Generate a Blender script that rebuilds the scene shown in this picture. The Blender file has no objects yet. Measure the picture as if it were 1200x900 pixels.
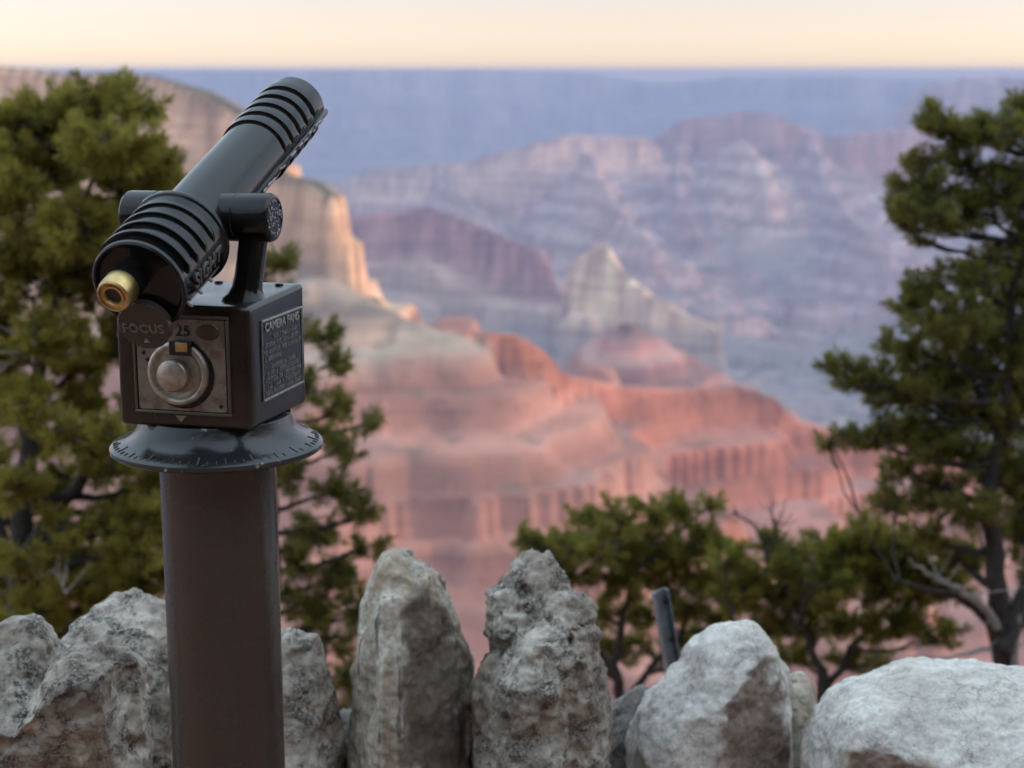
import bpy, bmesh, math, random
import numpy as np
from mathutils import Vector, Matrix

random.seed(7)
SC = bpy.context.scene
COL = SC.collection
RAD = math.radians

# ------------------------------------------------------------------ camera
F = 1850.0                                   # focal length in photo pixels (1200 wide)
TH = math.atan(364 / F)                      # pitch down
CT, ST = math.cos(TH), math.sin(TH)
CZ = 1.62
cam = bpy.data.cameras.new('camera')
camo = bpy.data.objects.new('camera', cam)
COL.objects.link(camo)
camo.location = (0, 0, CZ)
camo.rotation_euler = (math.pi / 2 - TH, 0, 0)
cam.sensor_width = 36.0
cam.lens = F / 1200 * 36
cam.clip_start = 0.05
cam.clip_end = 60000
cam.dof.use_dof = True
cam.dof.focus_distance = 1.77
cam.dof.aperture_fstop = 6.0
SC.camera = camo


def at(px, py, Y):
    """World point on the photo ray (px, py) at forward distance Y."""
    a = (px - 600) / F
    b = -(py - 450) / F
    d = Vector((a, CT + b * ST, -ST + b * CT))
    return d * (Y / d.y) + Vector((0, 0, CZ))


# ------------------------------------------------------------------ helpers
def tag(o, label=None, cat=None, group=None, kind=None):
    if label: o['label'] = label
    if cat: o['category'] = cat
    if group: o['group'] = group
    if kind: o['kind'] = kind
    return o


def link(name, me, mat, parent=None, off=None):
    o = bpy.data.objects.new(name, me)
    COL.objects.link(o)
    if mat is not None:
        me.materials.append(mat)
    if off is not None:                       # vertices were written in world space
        me.transform(Matrix.Translation(-Vector(off)))
    if parent is not None:
        o.parent = parent
    return o


def empty(name, loc):
    o = bpy.data.objects.new(name, None)
    o.empty_display_size = 0.1
    COL.objects.link(o)
    o.location = loc
    return o


def smooth(me, ang=35):
    me.polygons.foreach_set('use_smooth', [True] * len(me.polygons))
    me.set_sharp_from_angle(angle=RAD(ang))
    return me


def bm_mesh(bm, name, ang=35):
    bmesh.ops.recalc_face_normals(bm, faces=bm.faces)
    me = bpy.data.meshes.new(name)
    bm.to_mesh(me)
    bm.free()
    return smooth(me, ang)


def np_mesh(name, V, Fq, ang=None):
    me = bpy.data.meshes.new(name)
    V = np.asarray(V, np.float32)
    Fq = np.asarray(Fq, np.int32)
    k = Fq.shape[1]
    me.vertices.add(len(V)); me.vertices.foreach_set('co', V.ravel())
    me.loops.add(Fq.size); me.loops.foreach_set('vertex_index', Fq.ravel())
    me.polygons.add(len(Fq))
    me.polygons.foreach_set('loop_start', np.arange(len(Fq), dtype=np.int32) * k)
    me.update(calc_edges=True)
    me.validate()
    if ang: smooth(me, ang)
    return me


def add_attr(me, name, arr):
    arr = np.asarray(arr, np.float32)
    if arr.ndim == 2:
        a = me.attributes.new(name, 'FLOAT_COLOR', 'POINT')
        if arr.shape[1] == 3:
            arr = np.concatenate([arr, np.ones((len(arr), 1), np.float32)], 1)
        a.data.foreach_set('color', arr.ravel())
    else:
        a = me.attributes.new(name, 'FLOAT', 'POINT')
        a.data.foreach_set('value', arr)


# vectorised gradient noise, about -1..1
_rs = np.random.RandomState(11)
_PERM = _rs.permutation(512).astype(np.int64)
_G = _rs.normal(size=(512, 3)); _G /= np.linalg.norm(_G, axis=1)[:, None]


def noise(P):
    P = np.asarray(P, np.float64)
    I = np.floor(P).astype(np.int64)
    f = P - I
    u = f * f * f * (f * (f * 6 - 15) + 10)
    out = 0
    for dx in (0, 1):
        for dy in (0, 1):
            for dz in (0, 1):
                h = _PERM[(_PERM[(_PERM[(I[:, 0] + dx) & 511] + I[:, 1] + dy) & 511] + I[:, 2] + dz) & 511]
                g = _G[h]
                d = g[:, 0] * (f[:, 0] - dx) + g[:, 1] * (f[:, 1] - dy) + g[:, 2] * (f[:, 2] - dz)
                w = (u[:, 0] if dx else 1 - u[:, 0]) * (u[:, 1] if dy else 1 - u[:, 1]) * (u[:, 2] if dz else 1 - u[:, 2])
                out = out + w * d
    return out * 1.6


def fbm(P, o=4, lac=2.03, gain=.5):
    a, s = 1.0, 0
    for k in range(o):
        s = s + a * noise(P * lac ** k + 17.3 * k)
        a *= gain
    return s


def ridged(P, o=4):
    a, s = 1.0, 0
    for k in range(o):
        s = s + a * (1 - 2 * np.abs(noise(P * 2.1 ** k + 5.7 * k)))
        a *= .5
    return s


def sstep(a, b, x):
    t = np.clip((x - a) / (b - a), 0, 1)
    return t * t * (3 - 2 * t)


# ------------------------------------------------------------------ material helpers
def new_mat(name):
    m = bpy.data.materials.new(name)
    m.use_nodes = True
    nt = m.node_tree
    nt.nodes.clear()
    out = nt.nodes.new('ShaderNodeOutputMaterial')
    b = nt.nodes.new('ShaderNodeBsdfPrincipled')
    nt.links.new(b.outputs[0], out.inputs[0])
    return m, nt, b


def nd(nt, typ, **kw):
    n = nt.nodes.new(typ)
    for k, v in kw.items():
        if k.startswith('i_'):
            n.inputs[k[2:].replace('_', ' ')].default_value = v
        else:
            setattr(n, k, v)
    return n


def ramp(nt, src, stops, interp='LINEAR'):
    r = nt.nodes.new('ShaderNodeValToRGB')
    r.color_ramp.interpolation = interp
    els = r.color_ramp.elements
    while len(els) < len(stops): els.new(0.5)
    for e, (p, c) in zip(els, stops):
        e.position = p
        e.color = (*c, 1) if len(c) == 3 else c
    nt.links.new(src, r.inputs[0])
    return r


def mixc(nt, fac, a, b, blend='MIX'):
    m = nt.nodes.new('ShaderNodeMix')
    m.data_type = 'RGBA'
    m.blend_type = blend
    for i, v in ((0, fac), (6, a), (7, b)):
        if hasattr(v, 'is_linked') or hasattr(v, 'links'):
            nt.links.new(v, m.inputs[i])
        else:
            m.inputs[i].default_value = v if i == 0 else (*v, 1)
    return m.outputs[2]


def grey(v): return (v, v, v)


def tex_noise(nt, scale, detail=6, rough=.6, coord='Object', dist=0.0):
    tc = nt.nodes.new('ShaderNodeTexCoord')
    n = nd(nt, 'ShaderNodeTexNoise')
    n.inputs['Scale'].default_value = scale
    n.inputs['Detail'].default_value = detail
    n.inputs['Roughness'].default_value = rough
    n.inputs['Distortion'].default_value = dist
    nt.links.new(tc.outputs[coord], n.inputs['Vector'])
    return n.outputs[0]


def bump(nt, b, src, strength, dist, prev=None):
    n = nd(nt, 'ShaderNodeBump')
    n.inputs['Strength'].default_value = strength
    n.inputs['Distance'].default_value = dist
    nt.links.new(src, n.inputs['Height'])
    if prev is not None: nt.links.new(prev, n.inputs['Normal'])
    nt.links.new(n.outputs[0], b.inputs['Normal'])
    return n.outputs[0]


def painted_metal(name, col, rough, wear_col, wear_lo=.66, orange=.25, dark=(.5, .5, .5), edge=0.0, spec=.5):
    """Thick glossy paint over cast iron: blotchy gloss, small chips, orange-peel bump."""
    m, nt, b = new_mat(name)
    big = tex_noise(nt, 9, 5, .6)
    fine = tex_noise(nt, 140, 5, .65)
    chips = tex_noise(nt, 38, 8, .72, dist=.4)
    c1 = mixc(nt, ramp(nt, big, [(.35, grey(0)), (.7, grey(1))]).outputs[0], col, tuple(c * d for c, d in zip(col, dark)))
    cf = ramp(nt, chips, [(wear_lo, grey(0)), (wear_lo + .03, grey(1))]).outputs[0]
    c2 = mixc(nt, cf, c1, wear_col)
    fac = cf
    if edge > 0:                                # paint rubbed through on the corners of the casting
        g = nd(nt, 'ShaderNodeNewGeometry')
        e = ramp(nt, g.outputs['Pointiness'], [(.54, grey(0)), (.62, grey(edge))]).outputs[0]
        c2 = mixc(nt, e, c2, wear_col)
    nt.links.new(c2, b.inputs['Base Color'])
    b.inputs['Specular IOR Level'].default_value = spec
    rr = ramp(nt, tex_noise(nt, 24, 6, .7), [(.3, grey(rough * .7)), (.75, grey(min(1, rough * 1.5)))])
    nt.links.new(rr.outputs[0], b.inputs['Roughness'])
    p = bump(nt, b, fine, orange, .0008)
    bump(nt, b, cf, .35, .0006, p)
    return m


M = {}
M['iron'] = painted_metal('black_enamel_on_cast_iron', (.009, .0085, .0082), .11, (.10, .085, .065), .71, .16, edge=.15, spec=.28)
M['box'] = painted_metal('brown_enamel_on_cast_iron', (.024, .0165, .0115), .20, (.26, .22, .17), .69, .25, edge=.55, spec=.38)
M['pole'] = painted_metal('brown_pole_paint', (.044, .0315, .0235), .24, (.22, .18, .15), .672, .22, dark=(.85, .82, .8))
M['worn'] = painted_metal('rubbed_enamel_letters', (.13, .115, .10), .30, (.2, .17, .13), .6, .3)
M['dial'] = painted_metal('scratched_dark_dial_paint', (.020, .020, .021), .18, (.30, .28, .25), .63, .4, edge=.2, spec=.42)


def simple_metal(name, col, rough, metallic=1.0, spots=None, bs=.2, scale=60, rust=0.0):
    m, nt, b = new_mat(name)
    n1 = tex_noise(nt, scale, 8, .7, dist=.5)
    c = mixc(nt, ramp(nt, n1, [(.38, grey(0)), (.68, grey(1))]).outputs[0], col, spots or tuple(x * .55 for x in col))
    if rust:
        c = mixc(nt, ramp(nt, tex_noise(nt, 27, 7, .72, dist=.8), [(.52, grey(0)), (.64, grey(rust))]).outputs[0], c, (.085, .045, .02))
    nt.links.new(c, b.inputs['Base Color'])
    b.inputs['Metallic'].default_value = metallic
    nt.links.new(ramp(nt, n1, [(.3, grey(rough * .75)), (.7, grey(min(1, rough * 1.4)))]).outputs[0], b.inputs['Roughness'])
    bump(nt, b, tex_noise(nt, scale * 4, 6, .6), bs, .0005)
    return m


M['brass'] = simple_metal('worn_brass', (.62, .47, .20), .34, 1.0, (.30, .20, .08), .35, 50, rust=.35)
M['steel'] = simple_metal('dull_coin_steel', (.47, .42, .36), .42, .85, (.22, .18, .14), .3, 45, rust=.3)
M['plate'] = simple_metal('rubbed_bare_plate', (.23, .19, .155), .46, .6, (.10, .08, .065), .4, 32, rust=.75)
M['raised'] = simple_metal('rubbed_raised_letters', (.42, .40, .37), .38, .7, (.2, .19, .18), .2, 90)
M['galv'] = simple_metal('galvanised_steel', (.28, .31, .345), .38, .75, (.17, .19, .21), .2, 40)
m, nt, b = new_mat('dark_void'); b.inputs['Base Color'].default_value = (.006, .006, .006, 1); b.inputs['Roughness'].default_value = .35
M['void'] = m
m, nt, b = new_mat('lens_glass'); b.inputs['Base Color'].default_value = (.01, .012, .016, 1); b.inputs['Roughness'].default_value = .05
M['lens'] = m


# limestone: pale weathered skin, brown fresh breaks, black lichen and pits
def limestone(name, skin, skin2, brk, lichen=.5, pit_scale=55, streaks=False):
    m, nt, b = new_mat(name)
    at_ = nd(nt, 'ShaderNodeAttribute', attribute_name='broken')
    n_big = tex_noise(nt, 7, 6, .62)
    n_mid = tex_noise(nt, 26, 8, .68, dist=.6)
    n_fine = tex_noise(nt, 130, 6, .7)
    n_sp = tex_noise(nt, 210, 4, .75)
    s = mixc(nt, ramp(nt, n_big, [(.40, grey(0)), (.60, grey(1))]).outputs[0], skin, skin2)
    if streaks:
        tcs = nd(nt, 'ShaderNodeTexCoord'); mps = nd(nt, 'ShaderNodeMapping'); mps.inputs['Scale'].default_value = (46, 46, 3.2)
        nt.links.new(tcs.outputs['Object'], mps.inputs['Vector'])
        nss = nd(nt, 'ShaderNodeTexNoise'); nss.inputs['Scale'].default_value = 1.0; nss.inputs['Detail'].default_value = 5
        nt.links.new(mps.outputs[0], nss.inputs['Vector'])
        s = mixc(nt, ramp(nt, nss.outputs[0], [(.46, grey(0)), (.60, grey(.6))]).outputs[0], s, (.33, .24, .14))
        s = mixc(nt, ramp(nt, nss.outputs[0], [(.34, grey(.8)), (.42, grey(0))]).outputs[0], s, (.085, .075, .065))
    br = mixc(nt, ramp(nt, n_mid, [(.35, grey(0)), (.7, grey(1))]).outputs[0], brk, tuple(c * .55 for c in brk))
    c = mixc(nt, at_.outputs['Fac'], s, br)
    # lichen crust: patches broken up into specks
    lp = nd(nt, 'ShaderNodeMath', operation='MULTIPLY')
    nt.links.new(ramp(nt, n_mid, [(.44, grey(0)), (.58, grey(1))]).outputs[0], lp.inputs[0])
    nt.links.new(ramp(nt, n_sp, [(.40, grey(0)), (.54, grey(1))]).outputs[0], lp.inputs[1])
    l2 = nd(nt, 'ShaderNodeMath', operation='MULTIPLY'); l2.inputs[1].default_value = lichen
    nt.links.new(lp.outputs[0], l2.inputs[0])
    c = mixc(nt, l2.outputs[0], c, (.055, .05, .045))
    # rust and tan stains
    c = mixc(nt, ramp(nt, tex_noise(nt, 13, 7, .7, dist=1.0), [(.58, grey(0)), (.74, grey(.55))]).outputs[0], c, (.30, .19, .10))
    c = mixc(nt, ramp(nt, n_fine, [(.3, grey(.35)), (.6, grey(0))]).outputs[0], c, (.10, .09, .08))
    nt.links.new(c, b.inputs['Base Color'])
    vc = nd(nt, 'ShaderNodeTexVoronoi', feature='DISTANCE_TO_EDGE'); vc.inputs['Scale'].default_value = 9
    tcc = nd(nt, 'ShaderNodeTexCoord'); wob = nd(nt, 'ShaderNodeMix', data_type='RGBA', blend_type='ADD'); wob.inputs[0].default_value = .10
    nzc = nd(nt, 'ShaderNodeTexNoise'); nzc.inputs['Scale'].default_value = 14; nzc.inputs['Detail'].default_value = 5
    nt.links.new(tcc.outputs['Object'], nzc.inputs['Vector']); nt.links.new(tcc.outputs['Object'], wob.inputs[6]); nt.links.new(nzc.outputs[1], wob.inputs[7])
    nt.links.new(wob.outputs[2], vc.inputs['Vector'])
    crk = ramp(nt, vc.outputs['Distance'], [(.0, grey(.8)), (.014, grey(0))]).outputs[0]
    gate = nd(nt, 'ShaderNodeMath', operation='MULTIPLY')
    nt.links.new(crk, gate.inputs[0]); nt.links.new(ramp(nt, n_big, [(.46, grey(0)), (.54, grey(1))]).outputs[0], gate.inputs[1])
    ck = nd(nt, 'ShaderNodeMath', operation='MULTIPLY'); ck.inputs[1].default_value = .35 + .5 * lichen
    nt.links.new(gate.outputs[0], ck.inputs[0])
    c = mixc(nt, ck.outputs[0], c, (.05, .042, .035))
    nt.links.new(c, b.inputs['Base Color'])
    b.inputs['Roughness'].default_value = .88
    b.inputs['Specular IOR Level'].default_value = .25
    p = bump(nt, b, n_mid, .7, .008)
    vo = nd(nt, 'ShaderNodeTexVoronoi'); vo.inputs['Scale'].default_value = pit_scale
    tc = nd(nt, 'ShaderNodeTexCoord'); nt.links.new(tc.outputs['Object'], vo.inputs['Vector'])
    p = bump(nt, b, ramp(nt, vo.outputs['Distance'], [(.0, grey(0)), (.35, grey(1))]).outputs[0], .22, .003, p)
    bump(nt, b, n_fine, .5, .0016, p)
    return m


M['lime_grey'] = limestone('pitted_grey_limestone', (.49, .44, .37), (.21, .167, .128), (.21, .17, .13), 1.0)
M['lime_pale'] = limestone('pale_smooth_limestone', (.70, .665, .60), (.52, .48, .42), (.33, .25, .195), .35, 38)
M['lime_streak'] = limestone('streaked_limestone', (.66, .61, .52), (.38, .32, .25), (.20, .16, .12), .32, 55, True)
M['lime_dark'] = limestone('dark_limestone', (.26, .235, .21), (.17, .15, .13), (.13, .10, .08), .9)

# bark and needles
m, nt, b = new_mat('pinyon_bark')
n1 = tex_noise(nt, 30, 7, .7, dist=1.2)
nt.links.new(ramp(nt, n1, [(.3, (.012, .010, .009)), (.5, (.03, .025, .022)), (.75, (.075, .068, .06))]).outputs[0], b.inputs['Base Color'])
b.inputs['Roughness'].default_value = .95
bump(nt, b, n1, .8, .01)
M['bark'] = m
m, nt, b = new_mat('weathered_grey_wood')
n1 = tex_noise(nt, 30, 7, .7, dist=1.2)
nt.links.new(ramp(nt, n1, [(.3, (.12, .11, .10)), (.7, (.30, .28, .26))]).outputs[0], b.inputs['Base Color'])
b.inputs['Roughness'].default_value = .9
M['deadwood'] = m


def needles(name, dark, mid, light):
    m, nt, b = new_mat(name)
    n1 = tex_noise(nt, 3.2, 4, .6)
    g = nd(nt, 'ShaderNodeNewGeometry')
    a = mixc(nt, ramp(nt, n1, [(.36, grey(0)), (.64, grey(1))]).outputs[0], dark, mid)
    tip = nd(nt, 'ShaderNodeAttribute', attribute_name='tip')
    c = mixc(nt, tip.outputs['Fac'], a, light)
    nt.links.new(c, b.inputs['Base Color'])
    b.inputs['Roughness'].default_value = .5
    b.inputs['Specular IOR Level'].default_value = .35
    # a little light passes through the needles
    tr = nd(nt, 'ShaderNodeBsdfTranslucent')
    nt.links.new(c, tr.inputs['Color'])
    mx = nd(nt, 'ShaderNodeMixShader'); mx.inputs[0].default_value = .5
    out = [n for n in nt.nodes if n.type == 'OUTPUT_MATERIAL'][0]
    nt.links.new(b.outputs[0], mx.inputs[1]); nt.links.new(tr.outputs[0], mx.inputs[2])
    nt.links.new(mx.outputs[0], out.inputs[0])
    return m


M['needle_olive'] = needles('olive_pinyon_needles', (.165, .155, .028), (.28, .245, .042), (.37, .32, .062))
M['needle_green'] = needles('green_pinyon_needles', (.10, .108, .028), (.185, .172, .038), (.27, .245, .055))
M['needle_bush'] = needles('bushy_pinyon_needles', (.115, .125, .022), (.215, .20, .034), (.31, .285, .05))

# ------------------------------------------------------------------ light
SUN_AZ = RAD(96)          # clockwise from the view direction: low sun to the right and a little behind
SUN_EL = RAD(8)
sdir = Vector((math.sin(SUN_AZ) * math.cos(SUN_EL), math.cos(SUN_AZ) * math.cos(SUN_EL), math.sin(SUN_EL)))
sun = bpy.data.lights.new('sun', 'SUN')
suno = bpy.data.objects.new('sun', sun)
COL.objects.link(suno)
suno.rotation_euler = sdir.to_track_quat('Z', 'Y').to_euler()
sun.energy = 0.25
sun.angle = RAD(6)
sun.color = (1.0, .78, .58)

w = bpy.data.worlds.new('World')
SC.world = w
w.use_nodes = True
nt = w.node_tree
nt.nodes.clear()
out = nt.nodes.new('ShaderNodeOutputWorld')
bg = nt.nodes.new('ShaderNodeBackground')
sky = nt.nodes.new('ShaderNodeTexSky')
sky.sky_type = 'NISHITA'
sky.sun_disc = False
sky.sun_elevation = SUN_EL
sky.sun_rotation = SUN_AZ
sky.altitude = 2100
sky.air_density = 1.0
sky.dust_density = 1.0
sky.ozone_density = 1.0
# ramp added to shape the sky light: the dome above is brighter and greyer than the clear-sky model, the horizon dimmer
tc = nt.nodes.new('ShaderNodeTexCoord')
sep = nt.nodes.new('ShaderNodeSeparateXYZ')
nt.links.new(tc.outputs['Generated'], sep.inputs[0])
sky_ramp = ramp(nt, sep.outputs[2], [(0.0, (.110, .101, .143)), (.035, (.122, .099, .124)), (.07, (.134, .104, .121)),
                                 (.174, (.22, .165, .155)), (.5, (.52, .40, .30)), (.87, (1.7, 1.22, .88))])
skyc = mixc(nt, 1.0, sky.outputs[0], sky_ramp.outputs[0], 'MULTIPLY')
bg.inputs[1].default_value = .15
nt.links.new(skyc, bg.inputs[0])
nt.links.new(bg.outputs[0], out.inputs[0])

vs = SC.view_settings
vs.view_transform = 'Standard'
vs.look = 'None'
vs.exposure = 3.76
vs.gamma = 1.0
vs.use_curve_mapping = False

# ------------------------------------------------------------------ the canyon: one sheet from the rim to the horizon
def spine(pts):
    return np.array([tuple(at(x, y, R)) for x, y, R in pts])


FEATS = {}


def feat(name, pts, table, wob=.35, gully=14.0, lam=260.0):
    FEATS[name] = dict(P=spine(pts), T=np.array(list(table) + [(table[-1][0] + 6000, table[-1][1] + 2600)], float), wob=wob, gully=gully, lam=lam)


feat('rim_wall', [(-700, 84, 2700), (-400, 80, 2300), (0, 78, 2000), (80, 86, 1960), (180, 89, 1930), (240, 106, 1880), (285, 131, 1830)],
     [(0, 0), (22, 4), (34, 45), (60, 60), (72, 120), (110, 140), (122, 190), (300, 300), (900, 560)], .3, 9)
feat('promontory', [(290, 150, 1800), (330, 203, 1720), (368, 211, 1680), (388, 226, 1640)],
     [(0, 0), (14, 3), (20, 45), (30, 52), (36, 108), (48, 122), (300, 270), (900, 560)], .25, 8, 160)
feat('talus', [(380, 320, 1610), (430, 352, 1590), (470, 372, 1580), (520, 390, 1575)],
     [(0, 0), (30, 8), (200, 105), (214, 150), (420, 270), (900, 540)], .3, 8)
feat('red_knob', [(520, 388, 1580), (560, 389, 1600), (605, 391, 1600), (634, 407, 1610), (650, 432, 1620)],
     [(0, 0), (12, 4), (20, 34), (60, 52), (70, 92), (200, 160), (212, 196), (500, 340), (900, 540)], .35, 8, 180)
feat('red_ridge', [(640, 432, 1620), (720, 450, 1700), (800, 455, 1750), (860, 451, 1790), (905, 463, 1810), (930, 489, 1820), (1000, 506, 1840), (1100, 522, 1850), (1400, 560, 1900)],
     [(0, 0), (14, 6), (22, 36), (80, 58), (90, 92), (260, 160), (276, 205), (520, 330), (900, 520)], .35, 8, 255)
feat('red_pyramid', [(700, 397, 2760), (735, 376, 2700), (780, 399, 2720), (840, 432, 2760)],
     [(0, 0), (40, 22), (150, 80), (420, 240), (1200, 560)], .25, 14)
feat('purple_mesa', [(300, 255, 4500), (410, 254, 4400), (440, 248, 4400), (480, 243, 4400), (510, 242, 4380), (560, 262, 4330), (600, 280, 4260), (632, 291, 4200)],
     [(0, 0), (20, 12), (70, 120), (150, 150), (165, 205), (700, 430), (1500, 600)], .4, 26, 420)
feat('cream_butte', [(672, 305, 4160), (692, 290, 4120), (707, 283, 4100), (716, 292, 4080), (735, 322, 4060), (770, 347, 4000), (800, 362, 3980), (836, 380, 3950)],
     [(0, 0), (22, 14), (50, 150), (130, 190), (150, 260), (500, 440), (1400, 600)], .4, 22, 300)
feat('banded_mesa', [(200, 215, 7300), (400, 212, 7200), (440, 197, 7100), (500, 191, 7000), (541, 190, 6900), (560, 182, 6900), (620, 168, 6900), (670, 156, 7000), (760, 160, 7100)],
     [(0, 0), (60, 30), (100, 120), (190, 140), (220, 270), (900, 560), (2000, 700)], .4, 40, 600)
feat('temple', [(740, 172, 7500), (770, 160, 7400), (800, 139, 7400), (860, 129, 7400), (905, 131, 7400), (940, 146, 7400), (970, 158, 7400), (1040, 150, 7500), (1090, 150, 7700)],
     [(0, 0), (50, 30), (110, 200), (230, 240), (260, 360), (900, 640), (2000, 780)], .4, 44, 600)
feat('temple_spur', [(868, 160, 7200), (884, 184, 6900), (892, 205, 6600), (900, 232, 6300)],
     [(0, 0), (160, 90), (560, 330), (1500, 560)], .3, 24, 400)
feat('east_wall', [(1040, 152, 9700), (1072, 110, 9500), (1095, 96, 9300), (1130, 91, 9200), (1200, 89, 9200), (1500, 85, 9200)],
     [(0, 0), (90, 30), (130, 240), (400, 330), (450, 480), (1500, 800)], .4, 60, 800)

SPUR = [(0, 0), (25, 22), (60, 60), (320, 200), (360, 240), (1000, 420)]
feat('spur', [(520, 205, 6900), (545, 232, 6300), (575, 262, 5700), (600, 292, 5200)], SPUR, .4, 26, 380)
feat('spur_b', [(690, 178, 6900), (700, 205, 6400), (720, 240, 5900), (765, 290, 5300)], SPUR, .4, 26, 380)
feat('spur_c', [(800, 165, 7300), (792, 205, 6700), (800, 240, 6300), (822, 275, 5900)], SPUR, .4, 26, 380)
feat('spur_d', [(955, 165, 7300), (965, 205, 6700), (990, 245, 6200), (1030, 285, 5700)], SPUR, .4, 26, 380)
feat('bench', [(700, 322, 6300), (760, 318, 6200), (850, 322, 6000), (940, 312, 6300), (1010, 320, 6500), (1150, 300, 6900)],
     [(0, 0), (200, 8), (225, 70), (500, 110), (1500, 200)], .5, 60, 500)
feat('bench_edge', [(850, 392, 5000), (900, 405, 4850), (965, 420, 4750), (1050, 398, 4950), (1150, 380, 5200)],
     [(0, 0), (150, 8), (175, 75), (400, 110), (1500, 200)], .5, 50, 400)

NORTH = np.array([(-3000, 84), (230, 83), (560, 82), (680, 85), (725, 92), (765, 99), (800, 98), (850, 91), (960, 90), (1090, 93), (4000, 90)], float)


def seg_dist(P, A):
    """distance to a polyline (horizontal) and the spine height at the nearest point"""
    best = np.full(len(P), 1e12); zz = np.zeros(len(P)); uu = np.zeros(len(P))
    for i in range(len(A) - 1):
        a, b = A[i], A[i + 1]
        ab = b[:2] - a[:2]
        t = np.clip(((P - a[:2]) @ ab) / (ab @ ab + 1e-9), 0, 1)
        d2 = ((P - a[:2] - t[:, None] * ab) ** 2).sum(1)
        k = d2 < best
        best[k] = d2[k]; zz[k] = a[2] + t[k] * (b[2] - a[2]); uu[k] = i + t[k]
    return np.sqrt(best), zz, uu


def hexcol(*c): return np.array(c, float)


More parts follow.
